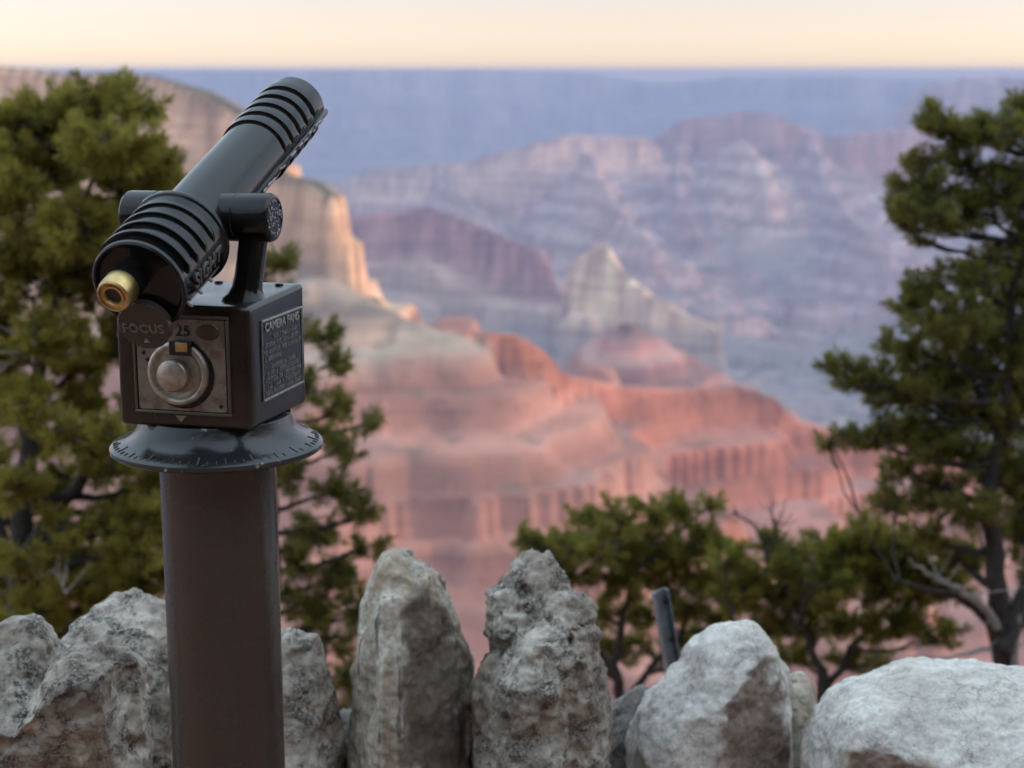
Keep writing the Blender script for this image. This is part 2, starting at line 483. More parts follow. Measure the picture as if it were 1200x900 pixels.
def build_terrain():
    az_in = np.radians(np.arange(-25.0, 25.01, .075))
    az_out = np.radians(np.concatenate([np.arange(28, 331, 6.0)]))
    az = np.concatenate([az_in, az_out])
    r = np.concatenate([[.4, 1.2, 2.0, 2.6], np.linspace(3, 60, 40), np.geomspace(64, 20500, 900)])
    A, R = np.meshgrid(az, r)                       # rows: radius
    lim = np.where(np.cos(A) < 0, 7000 / np.maximum(-np.cos(A), 1e-3), 1e9)
    R = np.where(R > lim, lim + (R - lim) * 1e-3, R)  # behind the viewer the plateau stops at 7 km
    nR, nA = A.shape
    x = (np.sin(A) * R).ravel(); y = (np.cos(A) * R).ravel()
    rr = R.ravel(); aa = A.ravel()
    P2 = np.stack([x, y], 1)
    P3 = np.stack([x, y, np.zeros_like(x)], 1)
    # rim edge just beyond the wall, then a long fall to the Tonto platform
    e = y - 2.95 + .25 * noise(P3 * .5)
    drop = np.interp(e, [-1e6, 0, 1200, 4000, 1e7], [0, 0, 860, 900, 900])
    floor = -drop + np.where(e > 300, 45 * fbm(P3 / 900, 4) + 18 * ridged(P3 / 260, 3), 0) * sstep(300, 1500, e)
    floor += np.where(e > 1, .25 * fbm(P3 / 2.5, 3), 0) * sstep(1, 6, e)
    h = floor.copy()
    idx = np.zeros(len(x), int)
    far = (rr > 700) & (np.abs(((aa + math.pi) % (2 * math.pi)) - math.pi) < RAD(27))
    Q = P2[far]; Q3 = P3[far]
    hh = h[far]; ii = idx[far]; dd = np.full(len(Q), 1e6)
    zsp = np.zeros(len(Q))
    for k, (nm, f) in enumerate(FEATS.items()):
        d, zs, u = seg_dist(Q, f['P'])
        n1 = fbm(Q3 / f['lam'] + 31 * k, 2 if f['lam'] < 260 else 3)
        rg = ridged(Q3 / (f['lam'] * .62) + 57 * k, 2)
        # side canyons and buttresses: the foot of a slope wanders more than its crest
        dw = d * (1 + f['wob'] * n1) + sstep(6, 120, d) * f['gully'] * 1.5 * rg
        z = zs - np.interp(np.maximum(dw, 0), f['T'][:, 0], f['T'][:, 1]) + 2.5 * n1
        up = z > hh
        hh[up] = z[up]; ii[up] = k + 1; dd[up] = d[up]; zsp[up] = zs[up]
    # bed-by-bed terraces
    per = 34.0
    t = (hh + 10 * fbm(Q3 / 700, 2)) / per
    fr = t - np.floor(t)
    st = sstep(.52, .92, fr)
    terr = (np.floor(t) + st) * per - 10 * fbm(Q3 / 700, 2)
    wgt = np.where(ii == 0, .25, .8) * sstep(10, 60, dd)
    hh = hh * (1 - wgt) + terr * wgt
    h[far] = hh; idx[far] = ii
    DD = np.full(len(x), 1e6); DD[far] = dd; ZS = np.zeros(len(x)); ZS[far] = zsp
    # far rim plateau
    px = 600 + F * np.tan(np.clip(((aa + math.pi) % (2 * math.pi)) - math.pi, -1.2, 1.2)) / CT
    ny = np.interp(px, NORTH[:, 0], NORTH[:, 1])
    Rn = 15500 + 500 * np.sin(px / 90.) + 350 * noise(np.stack([px / 60, px * 0, px * 0], 1))
    zn = CZ - (ny - 86) / F * Rn * .985
    fwd = y > 0
    dn = np.maximum(0, Rn - rr) * (1 + .3 * fbm(P3 / 1500, 3)) + 120 * ridged(P3 / 700, 3) * (rr < Rn - 50)
    hn = zn - np.interp(np.maximum(dn, 0), [0, 60, 200, 700, 760, 1500, 3500], [0, 20, 200, 330, 480, 760, 930])
    up = fwd & (hn > h)
    h[up] = hn[up]; idx[up] = 99
    # ---- slope
    H = h.reshape(nR, nA)
    gr = np.gradient(H, axis=0) / np.gradient(R, axis=0)
    ga = np.gradient(H, axis=1) / (np.gradient(A, axis=1) * np.maximum(R, 1))
    slope = np.sqrt(gr ** 2 + np.clip(ga, -4, 4) ** 2).ravel()
    # ---- geology: what rock crops out where
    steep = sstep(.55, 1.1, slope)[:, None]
    n2 = fbm(P3 / 180 + 3, 4)[:, None]
    band = (np.sin((h + 9 * fbm(P3 / 500, 2)) / 11.0) * .5 + .5)[:, None]
    px1 = px[:, None]
    z1 = h[:, None]
    PAL = {0: ((.20, .19, .19), (.24, .22, .205)),
           'rim_wall': ((.68, .40, .25), (.54, .34, .22)),
           'promontory': ((.66, .39, .24), (.36, .29, .21)),
           'talus': ((.38, .28, .21), (.31, .26, .20)),
           'red_knob': ((.41, .15, .085), (.32, .14, .10)),
           'red_ridge': ((.40, .15, .092), (.32, .15, .112)),
           'red_pyramid': ((.38, .19, .155), (.33, .20, .165)),
           'purple_mesa': ((.33, .165, .15), (.34, .20, .18)),
           'cream_butte': ((.74, .50, .33), (.56, .41, .30)),
           'banded_mesa': ((.56, .38, .30), (.36, .25, .22)),
           'temple': ((.35, .20, .18), (.31, .21, .19)),
           'temple_spur': ((.52, .33, .27), (.40, .31, .27)),
           'east_wall': ((.42, .29, .26), (.30, .23, .20)),
           'spur': ((.40, .27, .24), (.32, .25, .24)), 'spur_b': ((.44, .29, .25), (.33, .26, .25)), 'spur_c': ((.34, .22, .21), (.29, .235, .23)), 'spur_d': ((.34, .23, .22), (.30, .24, .235)),
           'bench': ((.30, .22, .21), (.33, .27, .25)), 'bench_edge': ((.28, .22, .215), (.32, .27, .25)),
           99: ((.26, .23, .20), (.22, .21, .17))}
    keys = {0: 0, 99: 99}
    for k, nm in enumerate(FEATS): keys[k + 1] = nm
    C = np.zeros((len(x), 3))
    for k, nm in keys.items():
        m_ = idx == k
        if not m_.any(): continue
        cl, sl = (np.array(v) for v in PAL[nm])
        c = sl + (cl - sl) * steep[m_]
        spk = 1 - .38 * sstep(.15, .55, fbm(P3[m_] / 55 + 13, 3))[:, None]      # scattered darker patches
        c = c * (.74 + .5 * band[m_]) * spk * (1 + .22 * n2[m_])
        if nm in ('rim_wall', 'promontory'):                   # dark juniper cover on the flat top
            top = (1 - sstep(7, 14, DD[m_] + 6 * n2[m_, 0]))[:, None]
            c = c * (1 - top) + np.array((.10, .085, .05)) * top
        if nm in ('talus', 'promontory', 'rim_wall'):          # the grey talus gives way to red beds lower down
            lo = sstep(-262, -300, z1[m_] + 14 * n2[m_])
            red = np.array((.36, .175, .125)) * (.8 + .4 * band[m_]) * (1 + .2 * n2[m_])
            c = c * (1 - lo) + red * lo
        if nm in ('red_knob', 'red_ridge', 'talus'):           # scattered scrub
            sc_ = sstep(.35, .7, fbm(P3[m_] / 38, 3))[:, None] * (1 - steep[m_]) * .55
            c = c * (1 - sc_) + np.array((.11, .105, .07)) * sc_
            pale = sstep(-455, -500, z1[m_] + 16 * n2[m_]) * sstep(-.2, .5, n2[m_]) * .3
            c = c * (1 - pale) + np.array((.44, .30, .24)) * pale
            lav = sstep(.1, .6, fbm(P3[m_] / 120 + 7, 3))[:, None] * (1 - steep[m_]) * .35
            c = c * (1 - lav) + np.array((.33, .255, .235)) * lav
        if nm == 'purple_mesa':
            g = sstep(100, 160, (ZS[m_] - h[m_]))[:, None]
            cr = np.array((.47, .36, .28)) * (.85 + .3 * band[m_])
            c = c * (1 - .8 * g) + cr * .8 * g
        if nm == 'banded_mesa':
            dz = ZS[m_] - h[m_]
            g = (sstep(30, 60, dz) * (1 - sstep(130, 170, dz)))[:, None]
            c = c * (1 - g) + np.array((.62, .42, .32)) * g * (.8 + .4 * band[m_])
        if k >= 6 and k != 99 and not str(nm).startswith('spur'):                                 # down on the bench the rock turns grey-green
            lo = sstep(-560, -720, z1[m_] + 40 * n2[m_])
            c = c * (1 - lo) + np.array((.25, .225, .21)) * lo
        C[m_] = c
    near = rr < 900
    C[near] = np.array((.34, .19, .14)) * (1 + .25 * n2[near])
    C = np.clip(C, .01, .8)
    V = np.stack([x, y, h], 1)
    i = np.arange(nR - 1)[:, None] * nA; j = np.arange(nA)[None, :]; j2 = (j + 1) % nA
    # azimuth columns: in-view fan first, then the coarse fan round the back
    order = j
    Fq = np.stack([(i + order), (i + j2), (i + nA + j2), (i + nA + order)], -1).reshape(-1, 4)
    me = np_mesh('canyon_terrain', V, Fq, 40)
    add_attr(me, 'rock', C)
    m, nt, b = new_mat('canyon_rock')
    a = nd(nt, 'ShaderNodeAttribute', attribute_name='rock')
    n1 = tex_noise(nt, .02, 8, .65)
    c = mixc(nt, ramp(nt, n1, [(.3, grey(0)), (.7, grey(1))]).outputs[0], (.78, .78, .78), (1.18, 1.16, 1.14))
    # bed-by-bed colour: thin level strata, a little warped
    tcn = nd(nt, 'ShaderNodeTexCoord'); mp = nd(nt, 'ShaderNodeMapping')
    mp.inputs['Scale'].default_value = (.0016, .0016, .055)
    nt.links.new(tcn.outputs['Object'], mp.inputs['Vector'])
    ns = nd(nt, 'ShaderNodeTexNoise'); ns.inputs['Scale'].default_value = 1.0; ns.inputs['Detail'].default_value = 5; ns.inputs['Roughness'].default_value = .7
    nt.links.new(mp.outputs[0], ns.inputs['Vector'])
    beds = ramp(nt, ns.outputs[0], [(.34, (.68, .61, .60)), (.46, (.9, .86, .84)), (.56, (1.02, .98, .94)), (.68, (1.14, 1.14, 1.13))])
    c = mixc(nt, 1.0, c, beds.outputs[0], 'MULTIPLY')
    # scrub specks
    sp = ramp(nt, tex_noise(nt, .055, 5, .75), [(.58, grey(0)), (.66, grey(.55))])
    c = mixc(nt, sp.outputs[0], c, (.35, .38, .36))
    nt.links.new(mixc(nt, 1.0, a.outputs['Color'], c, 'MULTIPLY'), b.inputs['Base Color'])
    b.inputs['Roughness'].default_value = .95
    b.inputs['Specular IOR Level'].default_value = .1
    bump(nt, b, n1, .5, 8.0)
    o = link('canyon_terrain', me, m)
    tag(o, kind='structure')
    # close the small hole under the viewer
    bm = bmesh.new(); bmesh.ops.create_circle(bm, cap_ends=True, radius=.42, segments=32)
    o2 = link('ground', bm_mesh(bm, 'ground'), m); o2.location.z = .004
    c2 = np.tile(np.array((.3, .25, .2)), (len(o2.data.vertices), 1)); add_attr(o2.data, 'rock', c2)
    tag(o2, kind='structure')


build_terrain()


def build_shade_hill(cx, cyy, hx, hy, H, seed):
    """unseen hills added to shade the overlook: one to the right keeps the low sun off it, one behind the viewer cuts the sky light"""
    n = 90
    u = np.linspace(-1, 1, n)
    X, Y = np.meshgrid(u * hx, u * hy)
    env = np.clip(1 - (X / hx) ** 2, 0, 1) ** .7 * np.clip(1 - (Y / hy) ** 2, 0, 1) ** .6
    P = np.stack([X.ravel(), Y.ravel(), X.ravel() * 0 + seed], 1)
    Z = env.ravel() * (H + 1.2 * fbm(P / 5, 4)) - 1.5 * (1 - env.ravel()) + .25 * fbm(P * 1.2, 3)
    V = np.stack([X.ravel() + cx, Y.ravel() + cyy, Z], 1)
    i = np.arange(n - 1)[:, None] * n; j = np.arange(n - 1)[None, :]
    Fq = np.stack([i + j, i + j + 1, i + n + j + 1, i + n + j], -1).reshape(-1, 4)
    me = np_mesh('shade_hill', V, Fq, 50)
    tag(link('shade_hill', me, M['scrub']), kind='structure')


m, nt, b = new_mat('scrub_covered_earth')
nt.links.new(ramp(nt, tex_noise(nt, .8, 6, .7), [(.4, (.04, .05, .025)), (.6, (.15, .115, .085))]).outputs[0], b.inputs['Base Color'])
b.inputs['Roughness'].default_value = .95
M['scrub'] = m
build_shade_hill(17.5, -8, 11.5, 18, 11.5, 0)  # unseen, added to keep the low sun off the foreground
build_shade_hill(5, -14, 20, 10.5, 11.0, 5)  # unseen, added to darken faces turned towards the viewer


def build_haze():
    bm = bmesh.new()
    bmesh.ops.create_cube(bm, size=1)
    me = bm_mesh(bm, 'haze')
    me.transform(Matrix.Diagonal((42500, 28600, 1700, 1)))
    me.transform(Matrix.Translation((0, 6800, -850)))
    me.transform(Matrix.Translation((0, 0, 15.0)) @ Matrix.Rotation(HAZE_TILT, 4, 'X'))
    m = bpy.data.materials.new('haze'); m.use_nodes = True
    nt = m.node_tree; nt.nodes.clear()
    out = nt.nodes.new('ShaderNodeOutputMaterial')
    v = nt.nodes.new('ShaderNodeVolumePrincipled')
    v.inputs['Color'].default_value = HAZE_COL
    v.inputs['Density'].default_value = HAZE_D
    v.inputs['Anisotropy'].default_value = 0.0
    nt.links.new(v.outputs[0], out.inputs['Volume'])
    o = link('haze', me, m)
    o.display_type = 'WIRE'
    tag(o, kind='stuff')


HAZE_COL = (.33, .39, .58, 1)
HAZE_D = 1.08e-4
HAZE_TILT = .00185                 # the layer thickens a little towards the far rim
build_haze()

# ------------------------------------------------------------------ the dry-stone parapet
def lobe(L, Rr, Y, depth, seg=40, rows=44, p=2.5, lean=0.0):
    """closed solid of one stone lobe: left/right outline in photo pixels at distance Y, superelliptic plan section"""
    L = sorted(L, key=lambda q: q[1]); Rr = sorted(Rr, key=lambda q: q[1])
    y0 = min(L[0][1], Rr[0][1]); y1 = max(L[-1][1], Rr[-1][1])
    ts = np.linspace(0, 1, rows) ** 1.5
    V = []
    for t in ts:
        py = y0 + (y1 - y0) * t
        xl = np.interp(py, [q[1] for q in L], [q[0] for q in L]); xr = np.interp(py, [q[1] for q in Rr], [q[0] for q in Rr])
        if xr - xl < 3: xl, xr = (xl + xr) / 2 - 1.5, (xl + xr) / 2 + 1.5
        a = at(xl, py, Y); b = at(xr, py, Y)
        c = (a + b) / 2; hw_ = (b - a).length / 2
        hd_ = depth * (1 - (1 - min(1, t * 2.2)) ** 2.2 * .75)
        hd_ = min(hd_, max(hw_ * 1.6, .012))
        for i in range(seg):
            an = 2 * math.pi * i / seg
            ca, sa = math.cos(an), math.sin(an)
            V.append((c.x + hw_ * math.copysign(abs(ca) ** (2 / p), ca), c.y + lean * (1 - t) + hd_ * math.copysign(abs(sa) ** (2 / p), sa), c.z))
    Fs = []
    for k in range(rows - 1):
        for i in range(seg):
            j = (i + 1) % seg
            Fs.append((k * seg + i, k * seg + j, (k + 1) * seg + j, (k + 1) * seg + i))
    caps = [list(range(seg)), [(rows - 1) * seg + i for i in reversed(range(seg))]]
    return V, Fs, caps


def rock(name, label, mat, lobes, seed, vox=.0042, big=.012, mid=.006, fine=.0022, pits=.5, pit_f=34, cuts=(), streak=0.0, facets=26, zf=.55, fo=(.74, .93), group='stones of the parapet', crust=0.0):
    bm = bmesh.new()
    for lb in lobes:
        V, Fs, caps = lobe(*lb[:4], **(lb[4] if len(lb) > 4 else {}))
        vs_ = [bm.verts.new(v) for v in V]
        for f in Fs + caps: bm.faces.new([vs_[i] for i in f])
    bmesh.ops.recalc_face_normals(bm, faces=bm.faces)
    me0 = bpy.data.meshes.new('stone_tmp'); bm.to_mesh(me0); bm.free()
    o = bpy.data.objects.new('stone_tmp', me0); COL.objects.link(o)
    md = o.modifiers.new('r', 'REMESH'); md.mode = 'VOXEL'; md.voxel_size = vox; md.use_smooth_shade = True
    sm = o.modifiers.new('s', 'SMOOTH'); sm.factor = .5; sm.iterations = 5
    dg = bpy.context.evaluated_depsgraph_get(); dg.update()
    me = bpy.data.meshes.new_from_object(o.evaluated_get(dg))
    bpy.data.objects.remove(o); bpy.data.meshes.remove(me0)
    n = len(me.vertices)
    V = np.empty(n * 3); me.vertices.foreach_get('co', V); V = V.reshape(-1, 3)
    def normals():
        me.vertices.foreach_set('co', V.astype(np.float32).ravel()); me.update()
        N_ = np.empty(n * 3, np.float32); me.vertices.foreach_get('normal', N_)
        return N_.reshape(-1, 3).astype(float)
    S = seed * 13.7
    N = normals()
    # broad shape and ridged, fractured surface
    V = V + N * (big * fbm(V * 7 + S, 3) + mid * ridged(V * 17 + S, 3) * .7)[:, None]
    br = np.zeros(n)
    rf = np.random.RandomState(seed * 7 + 1)
    cen = (V.max(0) + V.min(0)) / 2; half = (V.max(0) - V.min(0)) / 2
    cen[2] += half[2] * .25
    for q in range(facets):                          # fracture planes knock the round shoulders off
        nn = rf.normal(size=3); nn[2] = nn[2] * zf; nn[1] = -abs(nn[1]) if rf.rand() < .8 else nn[1]
        nn /= np.linalg.norm(nn)
        s_ = ((V - cen) / half) @ nn
        dist = s_ - np.percentile(s_, 99.7) * rf.uniform(*fo) + .05 * fbm(V * 11 + S + q * 3, 3)
        k = dist > 0
        V[k] -= np.outer(dist[k] * rf.uniform(.6, .95), nn) * half
    for (p, nn, amt, isbrk) in cuts:                 # flat broken faces
        p = np.array(p); nn = np.array(nn, float); nn /= np.linalg.norm(nn)
        dist = (V - p) @ nn + .006 * fbm(V * 14 + S + 3, 3)
        k = dist > 0
        V[k] -= np.outer(dist[k] * amt, nn)
        if isbrk: br = np.maximum(br, sstep(-.010, .016, dist + .020 * fbm(V * 26 + S, 4)))
    N = normals()
    if streak:                                       # vertical fluting along the bedding
        V = V + N * (streak * ridged(np.stack([V[:, 0] * 26, V[:, 1] * 26, V[:, 2] * 3.0], 1) + S, 3) * .5)[:, None]
    f1 = fbm(V * 42 + S, 3)
    c1 = noise(V * pit_f + S + 9); c2 = noise(V * pit_f * 2.3 + S + 4)
    where = sstep(-.25, .35, noise(V * 6 + S + 21))
    pit = sstep(.50, .78, c1) * where + .6 * sstep(.48, .74, c2) * where
    pit = np.clip(pit * pits, 0, 1)
    low = sstep(.05, .5, -fbm(V * 15 + S + 40, 3)) * pits
    V = V + N * (fine * f1 + fine * .7 * fbm(V * 110 + S, 2) - .019 * pit - .010 * low)[:, None]
    if crust:
        br = np.maximum(br, sstep(.15, .3, fbm(V * 9 + S + 60, 3)) * crust)
    me.vertices.foreach_set('co', V.astype(np.float32).ravel()); me.update()
    add_attr(me, 'broken', br); add_attr(me, 'pit', np.clip(pit * 1.1, 0, 1))
    me.polygons.foreach_set('use_smooth', [True] * len(me.polygons))
    lo = V.min(0); hi = V.max(0)
    base = Vector(((lo[0] + hi[0]) / 2, (lo[1] + hi[1]) / 2, lo[2]))
    o = link(name, me, mat, None, base)
    o.location = base
    tag(o, label, 'stone', group)
    return o


B = 960     # stones reach below the lower edge of the picture, onto the wall
r1Y, r2Y, r4Y, r5Y, r7Y, r8Y = 2.02, 2.28, 2.34, 2.30, 2.36, 2.22

rock('stone', 'broad saddle-backed stone with a white right-hand bump, lowest and leftmost on the wall', M['lime_grey'], [
    ([(-95, 990), (-90, 860), (-70, 800), (-30, 760), (10, 737), (26, 731)], [(32, 731), (42, 736), (47, 752), (54, 772), (66, 792), (90, 820), (120, 860), (130, 990)], r1Y + .05, .16, dict(p=2.7)),
    ([(-30, 990), (0, 900), (40, 838), (54, 812), (68, 788), (84, 776), (98, 771)], [(114, 771), (134, 776), (150, 788), (160, 804), (164, 840), (164, 880), (160, 990)], r1Y - .03, .15, dict(p=3.2))],
    1, facets=10, fo=(.84, .96), cuts=[(at(60, 836, r1Y - .105), (0.05, -1, -.38), .9, False), (at(158, 860, r1Y - .1), (.9, -.5, .1), .7, True)], pits=.75, mid=.007, big=.010)
rock('stone', 'large pitted grey boulder with a round hole near its top, behind the pole', M['lime_grey'], [
    ([(48, 990), (52, 860), (57, 790), (64, 764), (80, 744), (108, 722), (140, 710), (152, 707)], [(165, 707), (195, 713), (222, 722), (250, 745), (272, 790), (285, 860), (290, 990)], r2Y, .20, dict(p=2.5))],
    2, pits=1.0, mid=.009, big=.012, pit_f=30)
rock('stone', 'grey stone with a slanting right shoulder, half hidden by the pole', M['lime_grey'], [
    ([(280, 990), (286, 860), (296, 790), (310, 755), (322, 748)], [(340, 747), (358, 751), (370, 756), (381, 772), (388, 795), (392, 830), (398, 880), (402, 990)], r2Y + .03, .13, dict(p=2.6))],
    3, pits=.7, mid=.009, cuts=[(at(375, 800, r2Y - .05), (.8, -.6, .05), .6, True)])
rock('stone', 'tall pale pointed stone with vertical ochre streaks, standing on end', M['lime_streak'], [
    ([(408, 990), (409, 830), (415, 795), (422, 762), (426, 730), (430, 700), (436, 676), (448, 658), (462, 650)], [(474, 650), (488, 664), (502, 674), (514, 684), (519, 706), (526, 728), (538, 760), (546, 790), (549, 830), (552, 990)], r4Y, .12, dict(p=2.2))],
    4, facets=6, zf=.10, fo=(.86, .97), streak=.010, mid=.0045, big=.006, pits=.35, cuts=[(at(437, 760, r4Y - .058), (-.90, -.42, .10), .95, False), (at(497, 760, r4Y - .062), (.70, -.70, .13), .95, True), (at(470, 664, r4Y - .02), (.15, -.60, .78), .75, False)])  # right face coloured stain-dark, also standing in for its shaded side
rock('stone', 'dark slab leaning behind the tall pointed stone', M['lime_dark'], [
    ([(470, 990), (480, 830), (490, 760), (505, 726), (515, 722)], [(524, 728), (540, 745), (552, 765), (557, 785), (556, 830), (556, 990)], r4Y + .17, .07, dict(p=2.6))],
    5, pits=.4, streak=.006, facets=8)
rock('stone', 'dark filler stone added in the shaded gap left of the tall pointed stone', M['lime_dark'], [
    ([(372, 990), (378, 870), (388, 838), (398, 828)], [(408, 827), (418, 838), (428, 870), (436, 990)], r4Y + .14, .08, dict(p=2.4))], 15, pits=.5, facets=10)  # dark filler added to stand for the shaded gap between two stones
rock('stone', 'tall knobbly stone riddled with holes, with a narrow crooked head', M['lime_grey'], [
    ([(547, 990), (545, 850), (549, 822), (560, 795), (574, 775), (590, 760), (604, 746), (622, 728), (640, 712)], [(660, 704), (680, 702), (694, 712), (702, 730), (704, 768), (709, 815), (715, 865), (716, 990)], r5Y - .02, .135, dict(p=2.6)),
    ([(585, 860), (578, 775), (575, 745), (573, 715), (573, 692), (580, 686), (592, 684), (598, 672), (606, 660), (618, 651)], [(634, 650), (644, 654), (649, 664), (650, 676), (656, 686), (664, 696), (670, 740), (670, 860)], r5Y + .05, .085, dict(p=2.5))],
    6, facets=14, zf=.12, fo=(.78, .95), pits=1.4, mid=.010, big=.013, pit_f=26, fine=.003)
rock('stone', 'small dark flat stone wedged between the holed stone and the white-backed one', M['lime_dark'], [
    ([(690, 990), (700, 850), (712, 832), (725, 824), (742, 815)], [(760, 810), (770, 814), (772, 826), (775, 860), (778, 990)], r7Y + .10, .09, dict(p=2.5))], 7, pits=.4)
rock('stone', 'white-backed stone with a brown broken face and a cream edge, peaked top', M['lime_pale'], [
    ([(718, 990), (724, 900), (732, 872), (748, 840), (765, 818), (785, 802), (800, 794), (812, 776), (826, 757), (845, 744), (858, 737)], [(868, 735), (882, 736), (894, 744), (902, 756), (909, 780), (916, 790), (926, 806), (933, 840), (937, 880), (938, 990)], r7Y, .125, dict(p=2.8))],
    8, facets=12, zf=.15, fo=(.82, .95), pits=.18, mid=.005, big=.010, cuts=[(at(862, 790, r7Y - .100), (.60, -.80, -.03), 1.0, True), (at(911, 800, r7Y - .05), (.93, -.35, .05), .8, False)])
rock('stone', 'small cream stone behind the white-backed stone', M['lime_streak'], [
    ([(905, 990), (912, 840), (922, 806), (930, 799)], [(940, 798), (947, 803), (950, 818), (952, 850), (958, 990)], r7Y + .12, .06, dict(p=3.0))], 9, pits=.2)
rock('stone', 'long smooth white boulder with a brown break along its lower front, rightmost on the wall', M['lime_pale'], [
    ([(940, 990), (942, 905), (948, 878), (958, 850), (972, 830), (990, 818), (1015, 809), (1050, 800), (1085, 793), (1110, 791)], [(1150, 792), (1200, 797), (1250, 806), (1290, 830), (1310, 870), (1315, 990)], r8Y, .19, dict(p=2.6))],
    10, facets=8, fo=(.86,.96), pits=.12, mid=.005, big=.013, cuts=[(at(1015, 868, r8Y - .128), (-.42, -.86, -.30), .9, True), (at(1100, 800, r8Y - .1), (0, -.55, .83), .35, False)])


def build_wall():
    """the rough masonry the standing stones are set on"""
    bm = bmesh.new()
    nx, nz = 170, 12
    prof = [(2.00, -.02), (1.98, .12), (1.99, .26), (2.02, .325), (2.10, .345), (2.25, .35), (2.42, .345), (2.55, .32), (2.60, .22), (2.62, 0.0), (2.64, -.5)]
    xs = np.linspace(-2.6, 2.6, nx)
    grid = []
    pts = np.array([[x, y, z] for x in xs for y, z in prof])
    d = .022 * fbm(pts * 5, 3) + .03 * np.abs(noise(pts * 4.2 + 3))
    for i, x in enumerate(xs):
        grid.append([bm.verts.new((x, y + d[i * len(prof) + k], z + .5 * d[i * len(prof) + k])) for k, (y, z) in enumerate(prof)])
    for a, b_ in zip(grid, grid[1:]):
        for k in range(len(prof) - 1):
            bm.faces.new((a[k], a[k + 1], b_[k + 1], b_[k]))
    bm.faces.new(grid[0]); bm.faces.new(list(reversed(grid[-1])))
    me = bm_mesh(bm, 'stone_wall', 60)
    add_attr(me, 'broken', np.zeros(len(me.vertices))); add_attr(me, 'pit', np.zeros(len(me.vertices)))
    tag(link('stone_wall', me, M['lime_dark']), 'low rough mortared wall that carries the standing stones', 'wall')


build_wall()

# leaning galvanised post behind the stones
def build_post():
    Y = 2.95
    a = at(771, 691, Y); b_ = at(797, 845, Y)
    ax = (a - b_).normalized()
    foot = b_ - ax * 1.0
    ex = (Vector((1, 0, 0)) - ax * ax.x).normalized(); ey = ax.cross(ex)
    L = (a - foot).length
    ang = RAD(24)
    ex, ey = ex * math.cos(ang) + ey * math.sin(ang), ey * math.cos(ang) - ex * math.sin(ang)
    w_, d_, t_ = .031, .017, .0035
    sec = [(-w_ / 2, d_), (-w_ / 2, 0), (w_ / 2, 0), (w_ / 2, d_), (w_ / 2 - t_, d_), (w_ / 2 - t_, t_), (-w_ / 2 + t_, t_), (-w_ / 2 + t_, d_)]
    root = empty('metal_post', foot)
    tag(root, 'leaning grey galvanised metal post with bolt holes, behind the white-backed stone', 'post')
    bm = bmesh.new()
    ring = []
    for z_ in (0, L):
        ring.append([bm.verts.new(foot + ex * x_ + ey * (-y_) + ax * z_) for x_, y_ in sec])
    n = len(sec)
    for i in range(n): bm.faces.new((ring[0][i], ring[0][(i + 1) % n], ring[1][(i + 1) % n], ring[1][i]))
    bm.faces.new(ring[0]); bm.faces.new(list(reversed(ring[1])))
    bmesh.ops.bevel(bm, geom=list(bm.edges), offset=.0006, segments=1, affect='EDGES')
    link('channel', bm_mesh(bm, 'channel'), M['galv'], root, foot)
    for k, py in enumerate((706, 753)):
        p = foot + ax * (L - .022 - k * .078) + ex * .004 - ey * (-.0005)
        for sy in (1, -1):
            bm = bmesh.new()
            lathe_bm(bm, [(.0062, -.0006), (.0062, .0008), (.0050, .0010)], frame(p + ey * (.0008 if sy > 0 else -d_ - .0004), ex, ey, ax) @ Matrix.Rotation(RAD(-90 * sy), 4, 'X'), 20)
            link('bolt_hole', bm_mesh(bm, 'bolt_hole'), M['void'], root, foot)



# ------------------------------------------------------------------ the coin-operated viewer
YAW = RAD(14.24)
SN = Vector((-math.sin(YAW), -math.cos(YAW), 0))     # out of the coin-plate face
SR = Vector((math.cos(YAW), -math.sin(YAW), 0))      # towards the lettered side
SZ = Vector((0, 0, 1))
PX, PY = -0.3325, 1.735                               # pole axis
EL = .3783
T0 = Vector((PX, PY, 1.4685)) + SN * .0235            # where the trunnions cross the barrel
DV = -SN * math.cos(EL) + SZ * math.sin(EL)           # along the barrel, outwards
NV = SR.cross(DV)                                     # up out of the barrel
BZ = 1.2454                                           # underside of the coin box
BW, BD, BH = .154, .158, .133


def frame(o, ex, ey, ez):
    m = Matrix((ex, ey, ez)).transposed().to_4x4()
    m.translation = o
    return m


def lathe_bm(bm, prof, m, seg=64, cap=True, a0=0.0, a1=2 * math.pi):
    """revolve (radius, height) about local z of frame m"""
    full = abs(a1 - a0 - 2 * math.pi) < 1e-6
    n = seg if full else seg + 1
    rings = []
    for r_, z_ in prof:
        rings.append([bm.verts.new(m @ Vector((r_ * math.cos(a0 + (a1 - a0) * i / seg), r_ * math.sin(a0 + (a1 - a0) * i / seg), z_))) for i in range(n)])
    for a, b in zip(rings, rings[1:]):
        for i in range(n if full else n - 1):
            j = (i + 1) % n
            bm.faces.new((a[i], a[j], b[j], b[i]))
    if cap:
        bm.faces.new(list(reversed(rings[0]))); bm.faces.new(rings[-1])
    return rings


def lathe(name, prof, m, mat, parent, seg=64, ang=35, cap=True):
    bm = bmesh.new()
    lathe_bm(bm, prof, m, seg, cap)
    return link(name, bm_mesh(bm, name, ang), mat, parent, ROOT)


